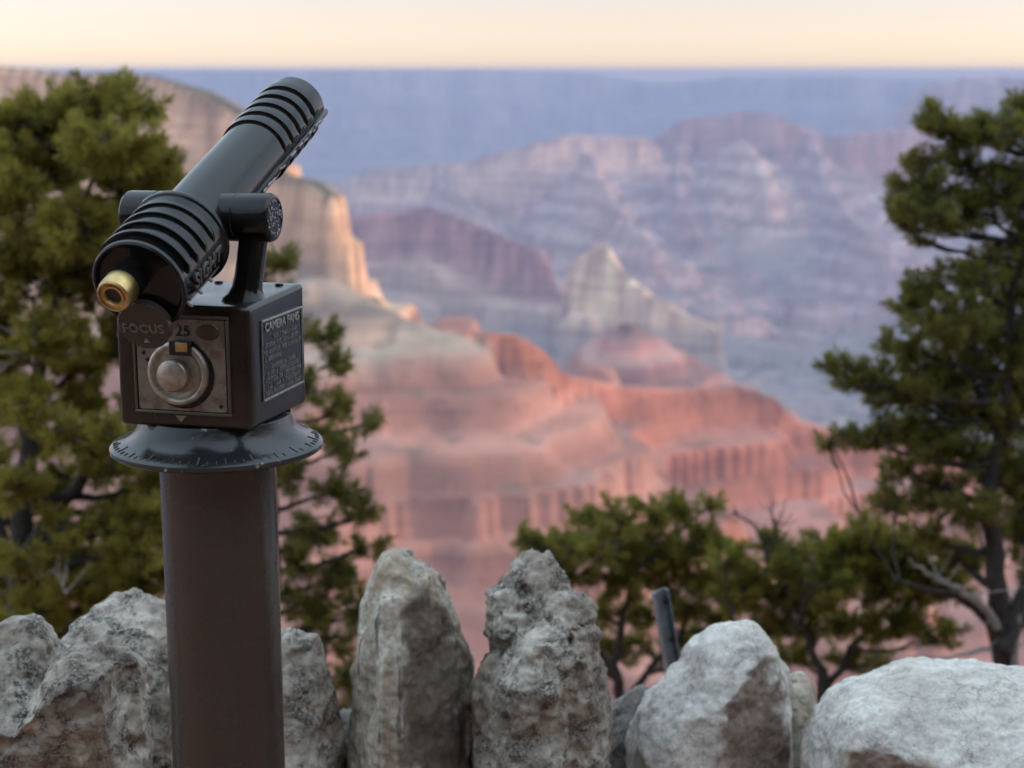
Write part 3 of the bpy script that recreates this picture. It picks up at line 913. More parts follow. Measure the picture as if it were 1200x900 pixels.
def box_bm(bm, m, sx, sy, sz, bev=0.0, seg=2, taper=None):
    vs_ = []
    for z in (-.5, .5):
        for y in (-.5, .5):
            for x in (-.5, .5):
                k = taper if (taper and z > 0) else 1
                vs_.append(bm.verts.new(Vector((x * sx * k, y * sy * k, z * sz))))
    fs = [bm.faces.new([vs_[i] for i in q]) for q in ((0, 2, 3, 1), (4, 5, 7, 6), (0, 1, 5, 4), (2, 6, 7, 3), (0, 4, 6, 2), (1, 3, 7, 5))]
    if bev > 0:
        es = list({e for f in fs for e in f.edges})
        r_ = bmesh.ops.bevel(bm, geom=es, offset=bev, segments=seg, profile=.5, affect='EDGES')
        allv = list({v for f in r_['faces'] for v in f.verts} | {v for v in vs_ if v.is_valid})
    else:
        allv = vs_
    for v in allv: v.co = m @ v.co


def ring_bm(bm, m, r0, r1, zf, z0, z1, a0, a1, seg=40):
    """a raised band of rectangular section following an arc"""
    prev = None; first = None
    for i in range(seg + 1):
        t = i / seg
        a = a0 + (a1 - a0) * t
        fade = min(1, t / .06, (1 - t) / .06)
        ro = r0 + (r1 - r0) * fade
        ca, sa = math.cos(a), math.sin(a)
        mid = (z0 + z1) / 2
        pts = [(r0 - .002, z0), (ro * .996, z0 + (z1 - z0) * .12), (ro, mid - (z1 - z0) * .2), (ro, mid + (z1 - z0) * .2), (ro * .996, z1 - (z1 - z0) * .12), (r0 - .002, z1)]
        cur = [bm.verts.new(m @ Vector((p * ca, p * sa, z))) for p, z in pts]
        if prev:
            for k in range(len(cur) - 1):
                bm.faces.new((prev[k], prev[k + 1], cur[k + 1], cur[k]))
        else: first = cur
        prev = cur
    bm.faces.new(first); bm.faces.new(list(reversed(prev)))


def text_mesh(name, body, size, depth, m, mat, parent, align='CENTER', spacing=1.0, bevel=.0003, bend=None):
    cu = bpy.data.curves.new(name, 'FONT')
    cu.body = body; cu.size = size; cu.extrude = depth; cu.bevel_depth = bevel
    cu.align_x = align; cu.align_y = 'CENTER'; cu.space_character = spacing
    cu.resolution_u = 3
    to = bpy.data.objects.new(name + '_tmp', cu)
    COL.objects.link(to)
    dg = bpy.context.evaluated_depsgraph_get()
    me = bpy.data.meshes.new_from_object(to.evaluated_get(dg))
    bpy.data.objects.remove(to)
    if bend:                                         # wrap the lettering round the casting
        for v in me.vertices:
            a = v.co.y / bend; r_ = bend + v.co.z
            v.co = (v.co.x, r_ * math.sin(a), r_ * math.cos(a) - bend)
    me.transform(m)
    return link(name, me, mat, parent, ROOT)


ROOT = Vector((PX, PY, 0))
scope = empty('coin_viewer', ROOT)
tag(scope, 'black and brown coin-operated viewing telescope with brass eyepiece on a brown pole', 'telescope')

WZ = frame(Vector((PX, PY, 0)), Vector((1, 0, 0)), Vector((0, 1, 0)), SZ)
# pole and its floor flange
lathe('pole', [(.065, .012), (.065, 1.188), (.0655, 1.192), (.0655, 1.2020)], WZ, M['pole'], scope, 96)
lathe('base_flange', [(.125, 0), (.125, .010), (.120, .013), (.078, .014), (.070, .030), (.066, .034)], WZ, M['pole'], scope, 64)

# flared direction dial
dial = lathe('direction_dial', [(.066, 1.1930), (.112, 1.1960), (.1160, 1.1968), (.1185, 1.1990), (.1185, 1.2035), (.1165, 1.2055), (.1085, 1.2085), (.098, 1.2125), (.092, 1.2185), (.0870, 1.2265), (.0845, 1.2345), (.083, 1.2377)], WZ @ Matrix.Translation((0, 0, .0077)), M['dial'], scope, 128, 28)
bm = bmesh.new()
rt = random.Random(3)
for k in range(72):
    a = 2 * math.pi * k / 72
    if rt.random() < .1: continue
    L = .013 if k % 6 == 0 else (.009 if k % 3 == 0 else .0055)
    wd = .0022 if k % 6 == 0 else .0013
    c = Vector((math.cos(a), math.sin(a), 0))
    tdir = Vector((-math.sin(a), math.cos(a), 0))
    out_ = (c * .0085 + SZ * -.0031).normalized()
    nrm = tdir.cross(-out_)
    if nrm.z < 0: nrm = -nrm
    p = Vector((PX, PY, 0)) + c * (.1145 - L / 2) + SZ * (1.2139 + L / 2 * .36)
    box_bm(bm, frame(p, out_, tdir, nrm), L, wd, .0022, .0004, 1)
link('dial_mark', bm_mesh(bm, 'dial_mark'), M['dial'], dial, ROOT)

# coin box: thick casting, softened corners, lid falling a little to the front
bm = bmesh.new()
mb = frame(Vector((PX, PY, BZ)), SR, -SN, SZ)
hw, hd = BW / 2, BD / 2
ztf, ztb = .1335, .1395
co = [(-hw, -hd, 0), (hw, -hd, 0), (hw, hd, 0), (-hw, hd, 0), (-hw, -hd, ztf), (hw, -hd, ztf), (hw, hd, ztb), (-hw, hd, ztb)]
vv = [bm.verts.new(c) for c in co]
for q in ((0, 3, 2, 1), (4, 5, 6, 7), (0, 1, 5, 4), (1, 2, 6, 5), (2, 3, 7, 6), (3, 0, 4, 7)):
    bm.faces.new([vv[i] for i in q])
bmesh.ops.bevel(bm, geom=list(bm.edges), offset=.0055, segments=4, profile=.5, affect='EDGES')
bmesh.ops.subdivide_edges(bm, edges=[e for e in bm.edges if e.calc_length() > .05], cuts=10, use_grid_fill=True)
for v in bm.verts: v.co = mb @ v.co
bmesh.ops.recalc_face_normals(bm, faces=bm.faces)
for v in bm.verts:                                   # hand-poured casting: faces are never quite flat
    n_ = noise(np.array([[*(v.co * 22)]]))[0] * .0007
    v.co += v.normal * n_
coinbox = link('coin_box', bm_mesh(bm, 'coin_box', 50), M['box'], scope, ROOT)
# lid screws
for sx, sy in ((-.045, .055), (.055, .06), (-.02, .062)):
    lathe('screw', [(.0052, 0), (.0052, .0012), (.0042, .0028), (.0015, .0032)], frame(mb @ Vector((sx, sy, ztf + .0035 + (sy + hd) / BD * .006 - .004)), SR, -SN, SZ), M['iron'], coinbox, 20)


def face_front(px, py, off=0.0):
    """point of the coin-plate face on a photo ray -> (u along SR, v up)"""
    o = Vector((0, 0, CZ)); d = at(px, py, 1.0) - o
    p0 = Vector((PX, PY, BZ)) + SN * (hd + off)
    t = (p0 - o).dot(SN) / d.dot(SN)
    q = o + d * t - p0
    return q.dot(SR), q.z


def face_side(px, py, off=0.0):
    o = Vector((0, 0, CZ)); d = at(px, py, 1.0) - o
    p0 = Vector((PX, PY, BZ)) + SR * (hw + off)
    t = (p0 - o).dot(SR) / d.dot(SR)
    q = o + d * t - p0
    return q.dot(-SN), q.z


def F_front(u, v, off=0.0):       # frame on the front face: x right, y up, z out
    return frame(Vector((PX, PY, BZ)) + SN * (hd + off) + SR * u + SZ * v, SR, SZ, SN)


def F_side(u, v, off=0.0):
    return frame(Vector((PX, PY, BZ)) + SR * (hw + off) - SN * u + SZ * v, -SN, SZ, SR)


def slab(bm, m, pts, z0, z1, bev=.0006):
    """flat plate of an outline in the local xy plane, z0..z1, with a small chamfer"""
    n = len(pts)
    cx_ = sum(p[0] for p in pts) / n; cy_ = sum(p[1] for p in pts) / n
    lo = [bm.verts.new(m @ Vector((x_, y_, z0))) for x_, y_ in pts]
    mi = [bm.verts.new(m @ Vector((x_, y_, z1 - bev))) for x_, y_ in pts]
    hi = []
    for x_, y_ in pts:
        L = math.hypot(x_ - cx_, y_ - cy_) or 1
        hi.append(bm.verts.new(m @ Vector((x_ - (x_ - cx_) / L * bev, y_ - (y_ - cy_) / L * bev, z1))))
    for A_, B_ in ((lo, mi), (mi, hi)):
        for i in range(n):
            j = (i + 1) % n
            bm.faces.new((A_[i], A_[j], B_[j], B_[i]))
    bm.faces.new(hi); bm.faces.new(list(reversed(lo)))


def quad_round(q, r=.003, k=4):
    """outline of a quadrilateral with rounded corners"""
    out_ = []
    n = len(q)
    for i in range(n):
        p, a, b_ = Vector(q[i]), Vector(q[i - 1]), Vector(q[(i + 1) % n])
        da, db = (a - p).normalized() * r, (b_ - p).normalized() * r
        for t in range(k + 1):
            s_ = t / k
            out_.append(tuple((p + da) * (1 - s_) ** 2 + p * 2 * s_ * (1 - s_) + (p + db) * s_ ** 2))
    return out_


# coin plate: raised dark frame, rubbed plate inside
q = [face_front(*p) for p in ((160, 374), (263, 373), (268, 485), (164, 477))]
u0 = (q[0][0] + q[3][0]) / 2; u1 = (q[1][0] + q[2][0]) / 2
v1 = (q[0][1] + q[1][1]) / 2; v0 = (q[2][1] + q[3][1]) / 2
cu_, cv_ = (u0 + u1) / 2, (v0 + v1) / 2
pw, ph = (u1 - u0), (v1 - v0)
bm = bmesh.new()
slab(bm, F_front(cu_, cv_), quad_round([(-pw / 2, -ph / 2), (pw / 2, -ph / 2), (pw / 2, ph / 2), (-pw / 2, ph / 2)], .003), -.001, .0022)
cplate = link('coin_plate', bm_mesh(bm, 'coin_plate', 30), M['plate'], scope, ROOT)
# dark painted surround left and below, where the paint was never rubbed off
bm = bmesh.new()
for (bx, by, sx, sy) in ((0, ph / 2 + .0025, pw + .010, .0035), (0, -ph / 2 - .0025, pw + .010, .0035), (-pw / 2 - .0030, 0, .0035, ph + .001), (pw / 2 + .0030, 0, .0035, ph + .001)):
    box_bm(bm, F_front(cu_ + bx, cv_ + by, .0008), sx, sy, .0040, .0012, 2)
link('plate_rim', bm_mesh(bm, 'plate_rim'), M['box'], cplate, ROOT)
# worn figures at the top of the plate
text_mesh('coin_amount', '25', .0165, .0009, F_front(cu_ + .0035, cv_ + ph / 2 - .013, .0022), M['box'], cplate, spacing=1.05)
bm = bmesh.new()
ov = [(.0135 * math.cos(a), .0085 * math.sin(a)) for a in np.linspace(0, 2 * math.pi, 28, endpoint=False)]
slab(bm, F_front(cu_ + pw / 2 - .019, cv_ + ph / 2 - .013, .0021), ov, -.001, .0014)
link('coin_emblem', bm_mesh(bm, 'coin_emblem'), M['box'], cplate, ROOT)
bm = bmesh.new()   # pointer cast below the plate
slab(bm, F_front(cu_ - .003, v0 - .0085), [(-.007, .003), (0, -.005), (.007, .003)], -.001, .0016)
link('pointer', bm_mesh(bm, 'pointer'), M['box'], cplate, ROOT)

for sx, sy in ((-pw / 2 + .008, .012), (-pw / 2 + .0125, .0045), (pw / 2 - .007, -ph / 2 + .007)):
    lathe('screw', [(.0022, 0), (.0022, .0006), (.0012, .0011)], F_front(cu_ + sx, cv_ + sy, .0022), M['iron'], cplate, 16)

# coin slot boss: dished ring with a knob set low-left and the coin slot above it
ru, rv = face_front(208, 438, .006)
mr = F_front(ru, rv, .0021)
ringo = lathe('slot_ring', [(.0355, 0), (.0352, .003), (.0345, .0052), (.0325, .0066), (.0300, .0068), (.0285, .0060), (.0270, .0038), (.0235, .0018), (.0180, .0012)], mr, M['steel'], cplate, 72, 40)
ku, kv = face_front(199.5, 441.5, .016)
mk = F_front(ku, kv, .0021)
lathe('slot_knob', [(.0175, 0), (.0175, .010), (.0170, .0118), (.0158, .0128), (.0060, .0131)], mk, M['steel'], ringo, 56, 40)
su, sv = face_front(212, 408, .007)
bm = bmesh.new()
box_bm(bm, F_front(su, sv, .0062), .0255, .0155, .0070, .0006, 1)
link('coin_slot', bm_mesh(bm, 'coin_slot'), M['void'], ringo, ROOT)
bm = bmesh.new()
box_bm(bm, F_front(su + .002, sv + .0015, .0094), .0140, .0100, .0030, .0004, 1)
link('slot_gate', bm_mesh(bm, 'slot_gate'), M['brass'], ringo, ROOT)
bm = bmesh.new()   # dark disc standing in for the ring's shadow on its right
cr = [(.0375 * math.cos(a), .0375 * math.sin(a)) for a in np.linspace(0, 2 * math.pi, 48, endpoint=False)]
slab(bm, F_front(ru + .0035, rv - .001, .0020), cr, -.001, .0012)
link('ring_shadow', bm_mesh(bm, 'ring_shadow'), M['iron'], cplate, ROOT)

# lettered plate on the right-hand side
q = [face_side(*p) for p in ((303, 376), (352, 359), (353.5, 450), (309, 469))]
u0 = (q[0][0] + q[3][0]) / 2; u1 = (q[1][0] + q[2][0]) / 2
v1 = (q[0][1] + q[1][1]) / 2; v0 = (q[2][1] + q[3][1]) / 2
cu_, cv_ = (u0 + u1) / 2, (v0 + v1) / 2
pw, ph = (u1 - u0), (v1 - v0)
bm = bmesh.new()
slab(bm, F_side(cu_, cv_), quad_round([(-pw / 2, -ph / 2), (pw / 2, -ph / 2), (pw / 2, ph / 2), (-pw / 2, ph / 2)], .002), -.001, .0012)
iplate = link('lettered_plate', bm_mesh(bm, 'lettered_plate', 30), M['iron'], scope, ROOT)
bm = bmesh.new()
for (bx, by, sx, sy) in ((0, ph / 2 - .0012, pw, .0026), (0, -ph / 2 + .0012, pw, .0026)):
    box_bm(bm, F_side(cu_ + bx, cv_ + by, .0018), sx, sy, .0026, .0007, 2)
for (bx, by, sx, sy) in ((-pw / 2 + .0007, 0, .0012, ph - .006), (pw / 2 - .0007, 0, .0012, ph - .006)):
    box_bm(bm, F_side(cu_ + bx, cv_ + by, .0014), sx, sy, .0018, .0004, 1)
link('plate_border', bm_mesh(bm, 'plate_border'), M['raised'], iplate, ROOT)
text_mesh('plate_title', 'CAMERA FANS', .0135, .0007, F_side(cu_, cv_ + ph / 2 - .0098, .0014) @ Matrix.Diagonal((pw / .1055, 1, 1, 1)), M['raised'], iplate)
# the smaller lines are too worn to read: rows of rubbed, broken raised strokes
bm = bmesh.new()
rt = random.Random(12)
rows = [(.0215, .56, .06), (.0290, .88, 0), (.0365, .90, 0), (.0440, .40, -.24),
        (.0535, .66, .04), (.0605, .84, 0), (.0675, .88, 0), (.0745, .84, 0), (.0815, .90, 0), (.0885, .60, 0)]
for dy, wd, sh in rows:
    if dy > ph - .006: continue
    x_ = -pw * wd / 2 + pw * sh
    end = pw * wd / 2 + pw * sh
    while x_ < end:
        lw = rt.uniform(.0016, .0028)
        if rt.random() < .14: x_ += .0026; continue
        hh_ = rt.uniform(.0040, .0048)
        kind = rt.random()
        m_ = F_side(cu_ + x_ + lw / 2, cv_ + ph / 2 - dy + rt.uniform(-.0002, .0002), .0015)
        if kind < .4:
            box_bm(bm, m_, lw * .5, hh_, .0012)
        elif kind < .75:
            box_bm(bm, m_ @ Matrix.Translation((0, hh_ * .36, 0)), lw, hh_ * .3, .0012)
            box_bm(bm, m_ @ Matrix.Translation((-lw * .2, -hh_ * .15, 0)), lw * .4, hh_ * .66, .0011)
        else:
            box_bm(bm, m_ @ Matrix.Translation((0, -hh_ * .36, 0)), lw, hh_ * .28, .0012)
            box_bm(bm, m_ @ Matrix.Translation((lw * .2, hh_ * .15, 0)), lw * .4, hh_ * .66, .0011)
        x_ += lw + rt.uniform(.0006, .0012)
link('lettering', bm_mesh(bm, 'lettering'), M['raised'], iplate, ROOT)

# yoke arms
mt = frame(T0, SR, DV, NV)
for sgn, pin in ((1, .0775), (-1, .0755)):
    top = T0 + SR * sgn * .062 + SZ * -.014 - SN * .004
    foot = Vector((PX, PY, BZ)) + SR * sgn * .052 + SN * .028 + SZ * .131
    ax = (top - foot); L = ax.length; ax.normalize()
    ex = (SR - ax * SR.dot(ax)).normalized(); ey = ax.cross(ex)
    bm = bmesh.new()
    prof = [(-.004, .0250, .0240), (.003, .0235, .0225), (.008, .0190, .0180), (.016, .0155, .0150), (.03, .0142, .0140), (L * .8, .0140, .0150), (L, .0150, .0170)]
    prev = None
    for z_, ra, rb in prof:
        cur = []
        for i in range(32):
            a = 2 * math.pi * i / 32
            ca, sa = math.cos(a), math.sin(a)
            sq = (abs(ca) ** 3 + abs(sa) ** 3) ** (-1 / 3)
            cur.append(bm.verts.new(foot + ax * z_ + ex * ra * ca * sq + ey * rb * sa * sq))
        if prev:
            for i in range(32): bm.faces.new((prev[i], prev[(i + 1) % 32], cur[(i + 1) % 32], cur[i]))
        else: bm.faces.new(list(reversed(cur)))
        prev = cur
    bm.faces.new(prev)
    link('yoke_arm', bm_mesh(bm, 'yoke_arm', 40), M['iron'], scope, ROOT)
    # trunnion drum with a seam and a dished, stippled cap
    mtr = frame(T0, DV, NV, SR) if sgn > 0 else frame(T0, NV, DV, -SR)
    end = .0875 if sgn > 0 else .0845
    tr = lathe('trunnion', [(.0262, .025), (.0262, .046), (.0252, .0470), (.0252, .0485), (.0262, .0495), (.0262, end - .006), (.0255, end - .0025), (.0238, end - .0006), (.0215, end), (.0205, end - .0012), (.004, end - .0006)], mtr, M['iron'], scope, 64, 30)
    if sgn > 0:
        bm = bmesh.new()
        rt = random.Random(5)
        for k in range(70):
            a, r_ = rt.uniform(0, 6.28), .0195 * math.sqrt(rt.random())
            box_bm(bm, mtr @ Matrix.Translation((r_ * math.cos(a), r_ * math.sin(a), end - .0005)) @ Matrix.Rotation(rt.uniform(0, 3), 4, 'Z'), rt.uniform(.0014, .004), .0013, .0013, .0003, 1)
        link('cap_relief', bm_mesh(bm, 'cap_relief'), M['raised'], tr, ROOT)

# barrel
mbar = frame(T0, SR, NV, DV * 1.0)                    # x: to the lettered side, y: up, z: along the barrel
if mbar.to_3x3().determinant() < 0: mbar = frame(T0, SR, NV, DV)
barrel = lathe('barrel', [(.0395, -.06), (.0395, .06), (.0388, .10), (.0382, .18), (.0382, .300), (.0376, .3045), (.0360, .3060), (.0340, .3052), (.0335, .288)], mbar, M['iron'], scope, 96, 32)
lathe('objective_lens', [(.0338, .284), (.0330, .2885), (.022, .2915), (.008, .2925)], mbar, M['lens'], barrel, 64, 60)
bm = bmesh.new()
for k in range(5):
    z_ = .172 + k * .0255
    ring_bm(bm, mbar, .0382, .0412, 0, z_ - .0085, z_ + .0085, RAD(-2), RAD(182), 48)
link('barrel_fin', bm_mesh(bm, 'barrel_fin', 40), M['iron'], barrel, ROOT)
# parting flange along both sides of the casting
for sgn in (1, -1):
    bm = bmesh.new()
    mm = mbar @ Matrix.Rotation(RAD(-9 if sgn > 0 else 189), 4, 'Z')
    box_bm(bm, mm @ Matrix.Translation((.0392, 0, .172)), .0085, .0068, .262, .0014, 2)
    link('parting_flange', bm_mesh(bm, 'parting_flange'), M['iron'], barrel, ROOT)
    if sgn > 0:
        bm = bmesh.new()
        rt = random.Random(8)
        z_ = .075
        while z_ < .285:
            L = rt.uniform(.004, .014)
            if rt.random() < .7:
                box_bm(bm, mm @ Matrix.Translation((.0436, rt.uniform(-.0018, .0018), z_)), .0022, rt.uniform(.0012, .003), L, .0004, 1)
            z_ += L + rt.uniform(.001, .006)
        link('worn_edge', bm_mesh(bm, 'worn_edge'), M['raised'], barrel, ROOT)
# smaller fins underneath
bm = bmesh.new()
for k in range(5):
    z_ = .172 + k * .0255
    ring_bm(bm, mbar, .0382, .0410, 0, z_ - .0085, z_ + .0085, RAD(200), RAD(340), 32)
link('lower_fin', bm_mesh(bm, 'lower_fin', 40), M['iron'], barrel, ROOT)

# eyepiece housing
hs = lathe('eyepiece_housing', [(.0385, -.040), (.0470, -.043), (.0520, -.046), (.0540, -.049), (.0545, -.052), (.0540, -.055), (.0518, -.057), (.0505, -.066), (.0495, -.110), (.0484, -.146), (.0492, -.1495), (.0502, -.1525), (.0500, -.1560), (.0482, -.1580), (.0460, -.1572), (.0446, -.1550), (.0430, -.1528), (.0405, -.1520), (.0300, -.1535), (.0140, -.1548), (.0030, -.1552)], mbar, M['iron'], scope, 96, 32)
bm = bmesh.new()
for k in range(4):
    z_ = -.0735 - k * .0213
    ring_bm(bm, mbar, .0497, .0533, 0, z_ - .0030, z_ + .0030, RAD(8), RAD(186), 48)
link('housing_fin', bm_mesh(bm, 'housing_fin', 40), M['iron'], hs, ROOT)
# raised SIGHT along the side of the housing, read from the eyepiece end
ph_ = RAD(-10)
rad = SR * math.cos(ph_) + NV * math.sin(ph_)
upv = -SR * math.sin(ph_) + NV * math.cos(ph_)
text_mesh('sight_lettering', 'SIGHT', .0232, .0013, frame(T0 + rad * .0500 - DV * .099, DV, upv, rad), M['worn'], hs, spacing=1.08, bevel=.0007, bend=.050)
# three little feet under the lettering
for k in range(3):
    p_ = RAD(-42)
    lathe('stud', [(.0028, 0), (.0028, .0025), (.0016, .004)], frame(T0 + (SR * math.cos(p_) + NV * math.sin(p_)) * .0492 - DV * (.078 + .026 * k), DV, NV, SR * math.cos(p_) + NV * math.sin(p_)), M['raised'], hs, 14)
# focusing tube: dark collar and brass eyecup, set above the middle of the housing
me_ = frame(T0 + NV * .0105 - SR * .0065 + DV * .010, SR, NV, DV)
ey = lathe('focus_tube', [(.0205, -.150), (.0205, -.156), (.0195, -.160), (.0178, -.168), (.0172, -.1870)], me_, M['iron'], scope, 56)
lathe('eyepiece', [(.0170, -.1845), (.0182, -.1860), (.0184, -.1880), (.0182, -.1960), (.0178, -.2030), (.0172, -.2065), (.0158, -.2080), (.0142, -.2078), (.0138, -.2062), (.0118, -.2058), (.0114, -.2074), (.0092, -.2074), (.0084, -.2060), (.0070, -.1990), (.0066, -.1900)], me_, M['brass'], ey, 64, 28)
lathe('eye_lens', [(.0082, -.1950), (.0082, -.2035), (.003, -.2040)], me_, M['void'], ey, 32)
# rounded tab with FOCUS cast on it
fc = T0 - NV * .0415 - DV * .1625 - SR * .0005
mf = frame(fc, SR, NV, -DV)
bm = bmesh.new()
dp = [(.0285 * math.cos(a), .0270 * math.sin(a)) for a in np.linspace(0, 2 * math.pi, 56, endpoint=False)]
slab(bm, mf, dp, -.006, .003, .0012)
tab = link('focus_tab', bm_mesh(bm, 'focus_tab', 30), M['box'], scope, ROOT)
text_mesh('focus_lettering', 'FOCUS', .0135, .0010, mf @ Matrix.Translation((-.0005, -.0025, .0030)), M['worn'], tab, spacing=1.12, bevel=.0005)
bm = bmesh.new()
slab(bm, mf, [(-.0035, -.0185), (.0035, -.0185), (0, -.0125)], .002, .0045)
link('arrow_mark', bm_mesh(bm, 'arrow_mark'), M['raised'], tab, ROOT)

build_post()
# ------------------------------------------------------------------ pinyon pines below the rim
def tube(V, Fs, pts, radii, seg=7):
    base = len(V)
    pts = [Vector(p) for p in pts]
    for i, p in enumerate(pts):
        d = (pts[min(i + 1, len(pts) - 1)] - pts[max(i - 1, 0)]).normalized()
        u = d.cross(Vector((.3, 1, .2))).normalized(); v = d.cross(u)
        for k in range(seg):
            a = 2 * math.pi * k / seg
            V.append(tuple(p + (u * math.cos(a) + v * math.sin(a)) * radii[i]))
    for i in range(len(pts) - 1):
        for k in range(seg):
            j = (k + 1) % seg
            Fs.append((base + i * seg + k, base + i * seg + j, base + (i + 1) * seg + j, base + (i + 1) * seg + k))


def limb_path(a, b, rnd, n=7, sag=.06, wob=.035):
    a, b = Vector(a), Vector(b)
    L = (b - a).length
    out_ = []
    o1 = Vector((rnd.gauss(0, 1), rnd.gauss(0, 1), rnd.gauss(0, .6))) * L * wob
    for i in range(n):
        t = i / (n - 1)
        p = a.lerp(b, t) + o1 * math.sin(math.pi * t) + Vector((rnd.gauss(0, 1), rnd.gauss(0, 1), rnd.gauss(0, 1))) * L * .018 * (0 < i < n - 1)
        p.z -= L * sag * math.sin(math.pi * t)
        out_.append(p)
    return out_


def tree(name, label, seed, mat, trunks, clumps, Y0, tuft_r=.040, per=58, dens=1.0, group='pinyon pines below the rim', bare=(), bare_mat='deadwood'):
    """trunks: list of [(px,py,Y,r)...]; clumps: (px,py,rx,ry,dY[,n]) in photo pixels around Y0+dY"""
    rnd = random.Random(seed); rs = np.random.RandomState(seed)
    V, Fs = [], []
    spine_pts = []
    for tk in trunks:
        P = [at(a, b, Y0 + c) for a, b, c, r_ in tk]; R_ = [r_ * .62 for *_, r_ in tk]
        pp, rr_ = [], []
        for i in range(len(P) - 1):
            for q in range(5):
                t = q / 5
                pp.append(P[i].lerp(P[i + 1], t) + Vector((rnd.gauss(0, .008), rnd.gauss(0, .008), 0))); rr_.append(R_[i] + (R_[i + 1] - R_[i]) * t)
        pp.append(P[-1]); rr_.append(R_[-1])
        tube(V, Fs, pp, rr_, 10)
        spine_pts += list(zip(pp, rr_))
    tw_v, tw_f = [], []
    tips = []
    for cl in clumps:
        px, py, rx, ry, dY = cl[:5]
        c = at(px, py, Y0 + dY)
        sx = 1.12 * rx * (Y0 + dY) / F; sz = 1.12 * ry * (Y0 + dY) / F
        sy = (sx + sz) * .55
        best = min(spine_pts, key=lambda s: (s[0] - c).length + max(0, s[0].z - c.z + .05) * 1.2)
        path = limb_path(best[0], c, rnd)
        r0 = min(best[1] * .6, .030); 
        tube(V, Fs, path, [r0 * (1 - .75 * i / 6) + .0015 for i in range(7)], 6)
        n = int(dens * cl[5]) if len(cl) > 5 else max(6, int(dens * 9.5 * (rx * ry) / (15 * 15)))
        subs = []
        for q in range(max(3, n // 9)):
            d = rs.normal(size=3); d /= np.linalg.norm(d)
            e = c + Vector((d[0] * sx, d[1] * sy, d[2] * sz)) * (.35 + .4 * rnd.random())
            st = path[rnd.choice((3, 4, 5, 6))]
            tube(tw_v, tw_f, limb_path(st, e, rnd, 4, .04, .08), [.005, .004, .003, .002], 4)
            subs.append(e)
        for q in range(n):
            d = rs.normal(size=3); d /= np.linalg.norm(d)
            k = (rnd.random() ** .45)
            e = c + Vector((d[0] * sx, d[1] * sy, d[2] * sz)) * k
            ok = True
            st = min(subs, key=lambda s: (s - e).length)
            out_d = (e - c).normalized() * .7 + (e - st) * 3 + Vector((0, 0, .55))
            out_d.normalize()
            pth = limb_path(st, e, rnd, 3, .02, .08)
            tube(tw_v, tw_f, pth, [.0026, .0022, .0018], 3)
            tips.append((e, out_d))
    me = np_mesh('trunk', V, Fs, 60)
    p0 = Vector(at(trunks[0][0][0], trunks[0][0][1], Y0 + trunks[0][0][2]))
    root = empty(name, p0)
    tag(root, label, 'tree', group)
    link('trunk', me, M['bark'], root, p0)
    if bare:
        for br in bare:
            bV, bF = [], []
            P0 = [at(a, b, Y0 + c) for a, b, c, r_ in br]; R0 = [r_ * .8 for *_, r_ in br]
            P, R1 = [P0[0]], [R0[0]]
            for i in range(len(P0) - 1):                           # crooked, knotty segments
                for q in (1, 2, 3, 4):
                    t = q / 4
                    P.append(P0[i].lerp(P0[i + 1], t) + Vector((rnd.gauss(0, .006), rnd.gauss(0, .006), rnd.gauss(0, .006)))); R1.append((R0[i] + (R0[i + 1] - R0[i]) * t) * rnd.uniform(.85, 1.15))
            tube(bV, bF, P, R1, 6)
            for q in range(9):                                     # broken side twigs
                i = rnd.randrange(1, len(P))
                e = P[i] + Vector((rnd.gauss(0, .07), rnd.gauss(0, .06), abs(rnd.gauss(0, .07))))
                tube(bV, bF, limb_path(P[i], e, rnd, 4), [.004, .003, .0022, .0012], 4)
            link('dead_branch', np_mesh('dead_branch', bV, bF, 60), M[bare_mat], root, p0)
    # needles: bottle-brush tufts at the twig ends
    E_ = np.array([tuple(t[0]) for t in tips]); D_ = np.array([tuple(t[1]) for t in tips])
    nt_ = len(E_)
    n = nt_ * per
    ti = np.repeat(np.arange(nt_), per)
    D = D_[ti]
    rnddir = rs.normal(size=(n, 3))
    rnddir -= (rnddir * D).sum(1)[:, None] * D
    rnddir /= np.linalg.norm(rnddir, axis=1)[:, None]
    along = rs.rand(n)
    sc = (.8 + .45 * rs.rand(nt_))[ti]
    base = E_[ti] + D * ((along - .75) * tuft_r * 1.5 * sc)[:, None]
    openang = (.35 + .95 * rs.rand(n)) * (1.15 - .45 * along)
    nd_ = D * np.cos(openang)[:, None] + rnddir * np.sin(openang)[:, None]
    Ln = tuft_r * (.75 + .45 * rs.rand(n)) * sc
    tipp = base + nd_ * Ln[:, None]
    tipp[:, 2] -= .004 * rs.rand(n)
    side = np.cross(nd_, rs.normal(size=(n, 3))); side /= np.linalg.norm(side, axis=1)[:, None]
    wd = (.0019 + .0009 * rs.rand(n))[:, None]
    mid = base + nd_ * (Ln * .55)[:, None]
    Vn = np.empty((n * 4, 3))
    Vn[0::4] = base; Vn[1::4] = mid + side * wd; Vn[2::4] = tipp; Vn[3::4] = mid - side * wd
    Fn = np.arange(n * 4).reshape(-1, 4)
    # tone of whole twigs: this year's growth is lighter
    tone = np.clip(rs.normal(.35, .3, nt_), 0, 1)[ti]
    tv = np.array(tw_v); tf = np.array(tw_f) + len(Vn)
    me = np_mesh('crown', np.concatenate([Vn, tv]) - np.array(p0), np.concatenate([Fn, tf]))
    a = np.concatenate([np.repeat(tone * (.55 + .45 * along), 4), np.zeros(len(tv))])
    add_attr(me, 'tip', a)
    me.polygons.foreach_set('use_smooth', [True] * len(me.polygons))
    link('crown', me, mat, root)
    me.materials.append(M['bark'])
    me.polygons.foreach_set('material_index', np.concatenate([np.zeros(len(Fn), np.int32), np.ones(len(tf), np.int32)]))
    return root


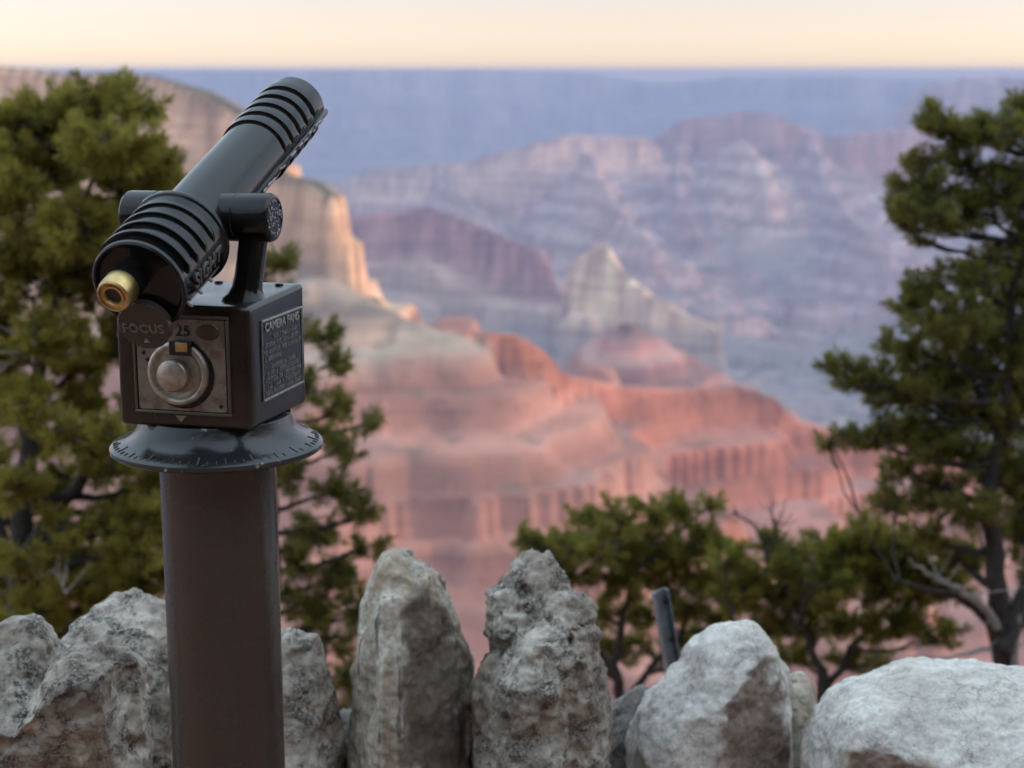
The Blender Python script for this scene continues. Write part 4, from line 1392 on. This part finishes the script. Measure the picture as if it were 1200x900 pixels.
tree('pinyon_pine', 'big olive-green pinyon pine left of the viewer, with a dense rounded top', 21, M['needle_olive'],
     [[(20, 980, .2, .085), (24, 760, .1, .075), (22, 640, 0, .062), (30, 520, 0, .048), (48, 420, .05, .034), (88, 300, .1, .022), (110, 190, .1, .010)],
      [(24, 660, 0, .045), (80, 585, -.1, .036), (130, 520, -.1, .026), (165, 430, 0, .015), (185, 330, .05, .008)],
      [(26, 700, 0, .04), (-20, 560, .1, .03), (-30, 400, .1, .02), (-10, 260, .1, .01)]],
     [(115, 120, 50, 32, .1), (70, 128, 30, 26, .2), (165, 128, 22, 24, 0), (135, 165, 56, 34, -.15), (20, 150, 30, 32, .1), (-30, 165, 40, 40, .2),
      (60, 195, 60, 40, .2), (185, 195, 26, 34, 0), (150, 225, 50, 34, .15), (10, 235, 46, 40, -.1), (80, 262, 52, 36, -.2), (190, 262, 28, 26, .1), (215, 212, 10, 10, 0), (222, 285, 26, 20, .15),
      (20, 320, 50, 42, .1), (110, 330, 44, 38, .25), (180, 335, 40, 34, .1), (60, 392, 52, 32, -.1), (-30, 380, 40, 60, .1), (140, 400, 34, 30, .2), (190, 395, 26, 30, .2),
      (10, 455, 34, 30, .15), (95, 470, 34, 26, .2), (165, 480, 30, 28, .15), (45, 520, 24, 20, .1), (-20, 540, 26, 40, .1),
      (120, 545, 34, 22, -.1), (175, 565, 26, 26, 0), (60, 590, 22, 18, .2), (150, 620, 48, 26, -.1), (95, 655, 30, 22, .1), (180, 670, 34, 30, .1), (20, 610, 18, 16, .2), (120, 700, 60, 24, .2), (50, 705, 30, 24, -.1), (10, 690, 26, 22, .15), (170, 740, 50, 26, .3), (80, 745, 40, 22, .2), (40, 145, 40, 34, .1), (0, 200, 44, 40, 0), (60, 300, 50, 36, .1), (150, 290, 44, 34, .2), (5, 395, 40, 34, .2), (100, 420, 44, 26, .3), (200, 440, 26, 34, .2), (70, 555, 34, 18, .2), (190, 520, 26, 24, .2), (140, 590, 36, 18, .2), (60, 640, 36, 20, .3), (130, 660, 40, 22, .25), (10, 745, 40, 22, .3), (150, 705, 50, 26, .1), (200, 620, 20, 30, .2), (-10, 650, 30, 24, .2), (30, 470, 36, 26, -.2), (75, 510, 34, 22, -.25), (20, 570, 34, 22, -.25), (70, 620, 34, 20, -.2), (30, 655, 36, 20, -.25), (100, 690, 40, 22, -.2), (40, 720, 44, 20, -.2), (150, 650, 40, 22, -.2), (185, 600, 26, 26, -.1), (130, 510, 30, 20, -.2)],
     5.2, dens=1.0, bare=[[(10, 640, -.2, .010), (45, 662, -.25, .008), (70, 676, -.3, .006), (78, 695, -.3, .003)], [(-10, 440, -.1, .01), (20, 425, -.15, .007), (45, 405, -.2, .003)]])
tree('pinyon_pine', 'slender open pinyon pine directly behind the pole', 22, M['needle_green'],
     [[(300, 1000, .2, .05), (305, 860, .1, .042), (318, 720, 0, .034), (322, 600, 0, .026), (318, 470, 0, .018), (312, 360, 0, .010), (315, 280, 0, .005)]],
     [(328, 305, 20, 20, 0), (318, 345, 26, 16, .1), (372, 392, 26, 18, 0), (388, 425, 20, 16, .05), (360, 455, 30, 20, -.05), (400, 478, 24, 14, 0), (432, 495, 18, 12, 0), (365, 510, 30, 18, .1), (408, 528, 24, 14, -.05),
      (345, 555, 28, 20, 0), (395, 572, 34, 18, .05), (425, 600, 24, 18, 0), (372, 620, 36, 22, .1), (432, 640, 22, 16, 0), (345, 655, 28, 20, -.05), (398, 672, 36, 24, .1), (420, 715, 22, 22, 0), (360, 705, 34, 24, 0), (385, 745, 40, 24, .1), (345, 760, 30, 20, .1), (405, 790, 24, 24, .05), (420, 835, 20, 22, 0),
      (250, 500, 40, 40, .2), (240, 600, 40, 40, .2), (230, 690, 40, 34, .2)],
     5.6, dens=.85)
tree('pinyon_pine', 'tall dark pinyon pine at the right edge with a bare grey limb', 23, M['needle_green'],
     [[(1190, 990, .1, .10), (1180, 800, .1, .085), (1168, 690, 0, .06), (1160, 590, 0, .048), (1178, 470, 0, .036), (1190, 330, .05, .026), (1215, 200, .1, .016), (1230, 110, .1, .008)],
      [(1176, 760, 0, .05), (1210, 660, .1, .04), (1240, 560, .1, .03), (1260, 420, .1, .02)],
      [(1172, 740, 0, .035), (1130, 700, -.1, .026), (1085, 690, -.15, .016), (1050, 680, -.2, .008)]],
     [(1195, 118, 10, 9, 0), (1092, 145, 22, 22, 0), (1120, 158, 28, 26, .05), (1160, 150, 34, 26, -.05), (1205, 140, 30, 36, .1), (1085, 185, 16, 12, 0), (1140, 190, 24, 18, .1), (1080, 212, 36, 28, 0), (1050, 240, 18, 20, 0), (1090, 250, 40, 24, -.1), (1135, 245, 40, 24, .05), (1185, 225, 44, 36, .1), (1078, 278, 14, 12, .05), (1060, 262, 12, 12, 0), (1225, 230, 40, 50, .1),
      (1180, 300, 38, 24, .1), (1135, 325, 40, 26, 0), (1085, 335, 26, 20, 0), (1060, 355, 20, 18, .05), (1200, 345, 50, 40, .15), (1110, 375, 56, 32, -.1), (1165, 395, 50, 36, .1), (1060, 405, 26, 20, 0), (1100, 430, 48, 30, .1), (1200, 430, 44, 44, .1),
      (975, 425, 16, 14, 0), (995, 440, 26, 18, 0), (1025, 448, 26, 20, .05), (1060, 460, 40, 24, 0), (1130, 470, 56, 34, .1), (1190, 490, 44, 36, .05), (970, 516, 14, 9, 0), (1000, 512, 24, 14, 0), (1035, 505, 32, 18, .05), (1075, 505, 40, 22, .1), (1120, 525, 48, 28, 0), (1060, 550, 26, 18, .1), (1170, 555, 44, 32, .1),
      (1050, 585, 30, 18, .05), (1100, 575, 36, 26, .1), (1140, 600, 34, 24, -.1), (1195, 620, 34, 36, .1), (1085, 625, 30, 18, .1), (1210, 700, 24, 40, .2), (1230, 560, 50, 60, .2), (1120, 650, 22, 14, .15)],
     5.8, dens=1.0, bare=[[(1168, 735, -.05, .022), (1140, 700, -.12, .018), (1108, 684, -.18, .013), (1080, 668, -.22, .008), (1064, 655, -.25, .003)], [(1160, 760, -.05, .014), (1110, 770, -.1, .010), (1070, 775, -.1, .007), (1030, 790, -.1, .003)], [(1190, 800, 0, .02), (1192, 720, .05, .016), (1150, 640, .05, .008), (1148, 600, .05, .004)]])
tree('pinyon_pine', 'low spreading bush of pinyon behind the metal post', 24, M['needle_bush'],
     [[(760, 1000, .2, .06), (745, 860, .1, .05), (720, 780, 0, .036), (735, 700, 0, .022), (760, 640, 0, .010)],
      [(725, 800, 0, .03), (680, 730, -.1, .02), (650, 670, -.1, .012), (630, 640, -.1, .006)],
      [(735, 820, 0, .03), (800, 740, .1, .02), (830, 680, .1, .01)]],
     [(612, 632, 20, 12, 0), (640, 640, 26, 20, 0), (682, 605, 20, 14, .1), (720, 606, 36, 22, .1), (765, 600, 30, 22, 0), (800, 596, 26, 22, .05), (832, 590, 14, 12, 0), (700, 640, 46, 24, -.1), (760, 640, 44, 28, .1), (812, 632, 30, 24, 0), (668, 668, 30, 22, .1), (720, 680, 40, 24, 0), (780, 680, 40, 22, .1), (826, 676, 20, 16, 0), (700, 715, 30, 18, .1), (760, 718, 36, 16, .1), (690, 745, 26, 14, .2), (740, 745, 30, 12, .2), (800, 710, 30, 20, .1), (840, 640, 22, 22, 0), (650, 690, 26, 18, .1), (735, 655, 40, 26, 0), (790, 655, 34, 22, .1), (810, 745, 34, 16, .2), (660, 640, 30, 22, .1), (845, 690, 26, 22, .1), (850, 725, 26, 18, .1), (640, 665, 24, 18, 0), (720, 765, 34, 14, .2), (790, 770, 34, 14, .2), (845, 760, 30, 14, .2), (670, 765, 24, 12, .2)],
     6.6, dens=1.1)
tree('pinyon_pine', 'low green pinyon with bare crooked twigs on top, beside the tall dark pine', 25, M['needle_bush'],
     [[(960, 1000, .2, .06), (955, 880, .1, .05), (965, 800, 0, .036), (945, 740, 0, .022), (920, 690, 0, .012)],
      [(962, 820, 0, .03), (1000, 760, .1, .022), (1040, 710, .1, .014), (1060, 670, .1, .007)],
      [(958, 840, 0, .028), (900, 790, -.1, .022), (860, 740, -.1, .014), (850, 690, -.1, .008)]],
     [(855, 655, 24, 20, 0), (885, 672, 36, 24, .1), (930, 660, 34, 24, 0), (905, 640, 24, 16, .1), (975, 640, 34, 22, .1), (1010, 628, 34, 24, 0), (1050, 640, 36, 26, .1), (860, 700, 36, 20, 0), (915, 700, 44, 24, .1), (970, 685, 44, 26, -.1), (1030, 680, 44, 26, .05), (1075, 690, 24, 24, .1), (890, 735, 34, 18, .1), (950, 735, 46, 20, .1), (1010, 730, 40, 22, .1), (1050, 735, 26, 18, .1), (930, 765, 30, 14, .2), (990, 768, 30, 14, .2), (1030, 775, 26, 12, .2), (990, 655, 40, 26, 0), (1030, 655, 40, 24, .1), (1085, 660, 34, 26, .1), (1110, 690, 34, 22, .1), (945, 700, 40, 26, .1), (1070, 730, 34, 20, .1), (1105, 740, 30, 18, .2), (880, 765, 34, 14, .2), (1140, 655, 30, 24, .2)],
     6.2, dens=1.1, bare_mat='bark', bare=[[(895, 690, 0, .012), (900, 650, 0, .009), (888, 620, 0, .007), (870, 605, 0, .004), (858, 598, 0, .002)], [(897, 660, 0, .008), (910, 628, 0, .005), (905, 604, 0, .003), (885, 588, 0, .0015)], [(930, 740, -.1, .010), (945, 700, -.15, .007), (960, 672, -.2, .003)]])


cy = SC.cycles
cy.use_denoising = True
cy.max_bounces = 8
cy.diffuse_bounces = 3
cy.volume_bounces = 1
cy.caustics_reflective = False
cy.caustics_refractive = False
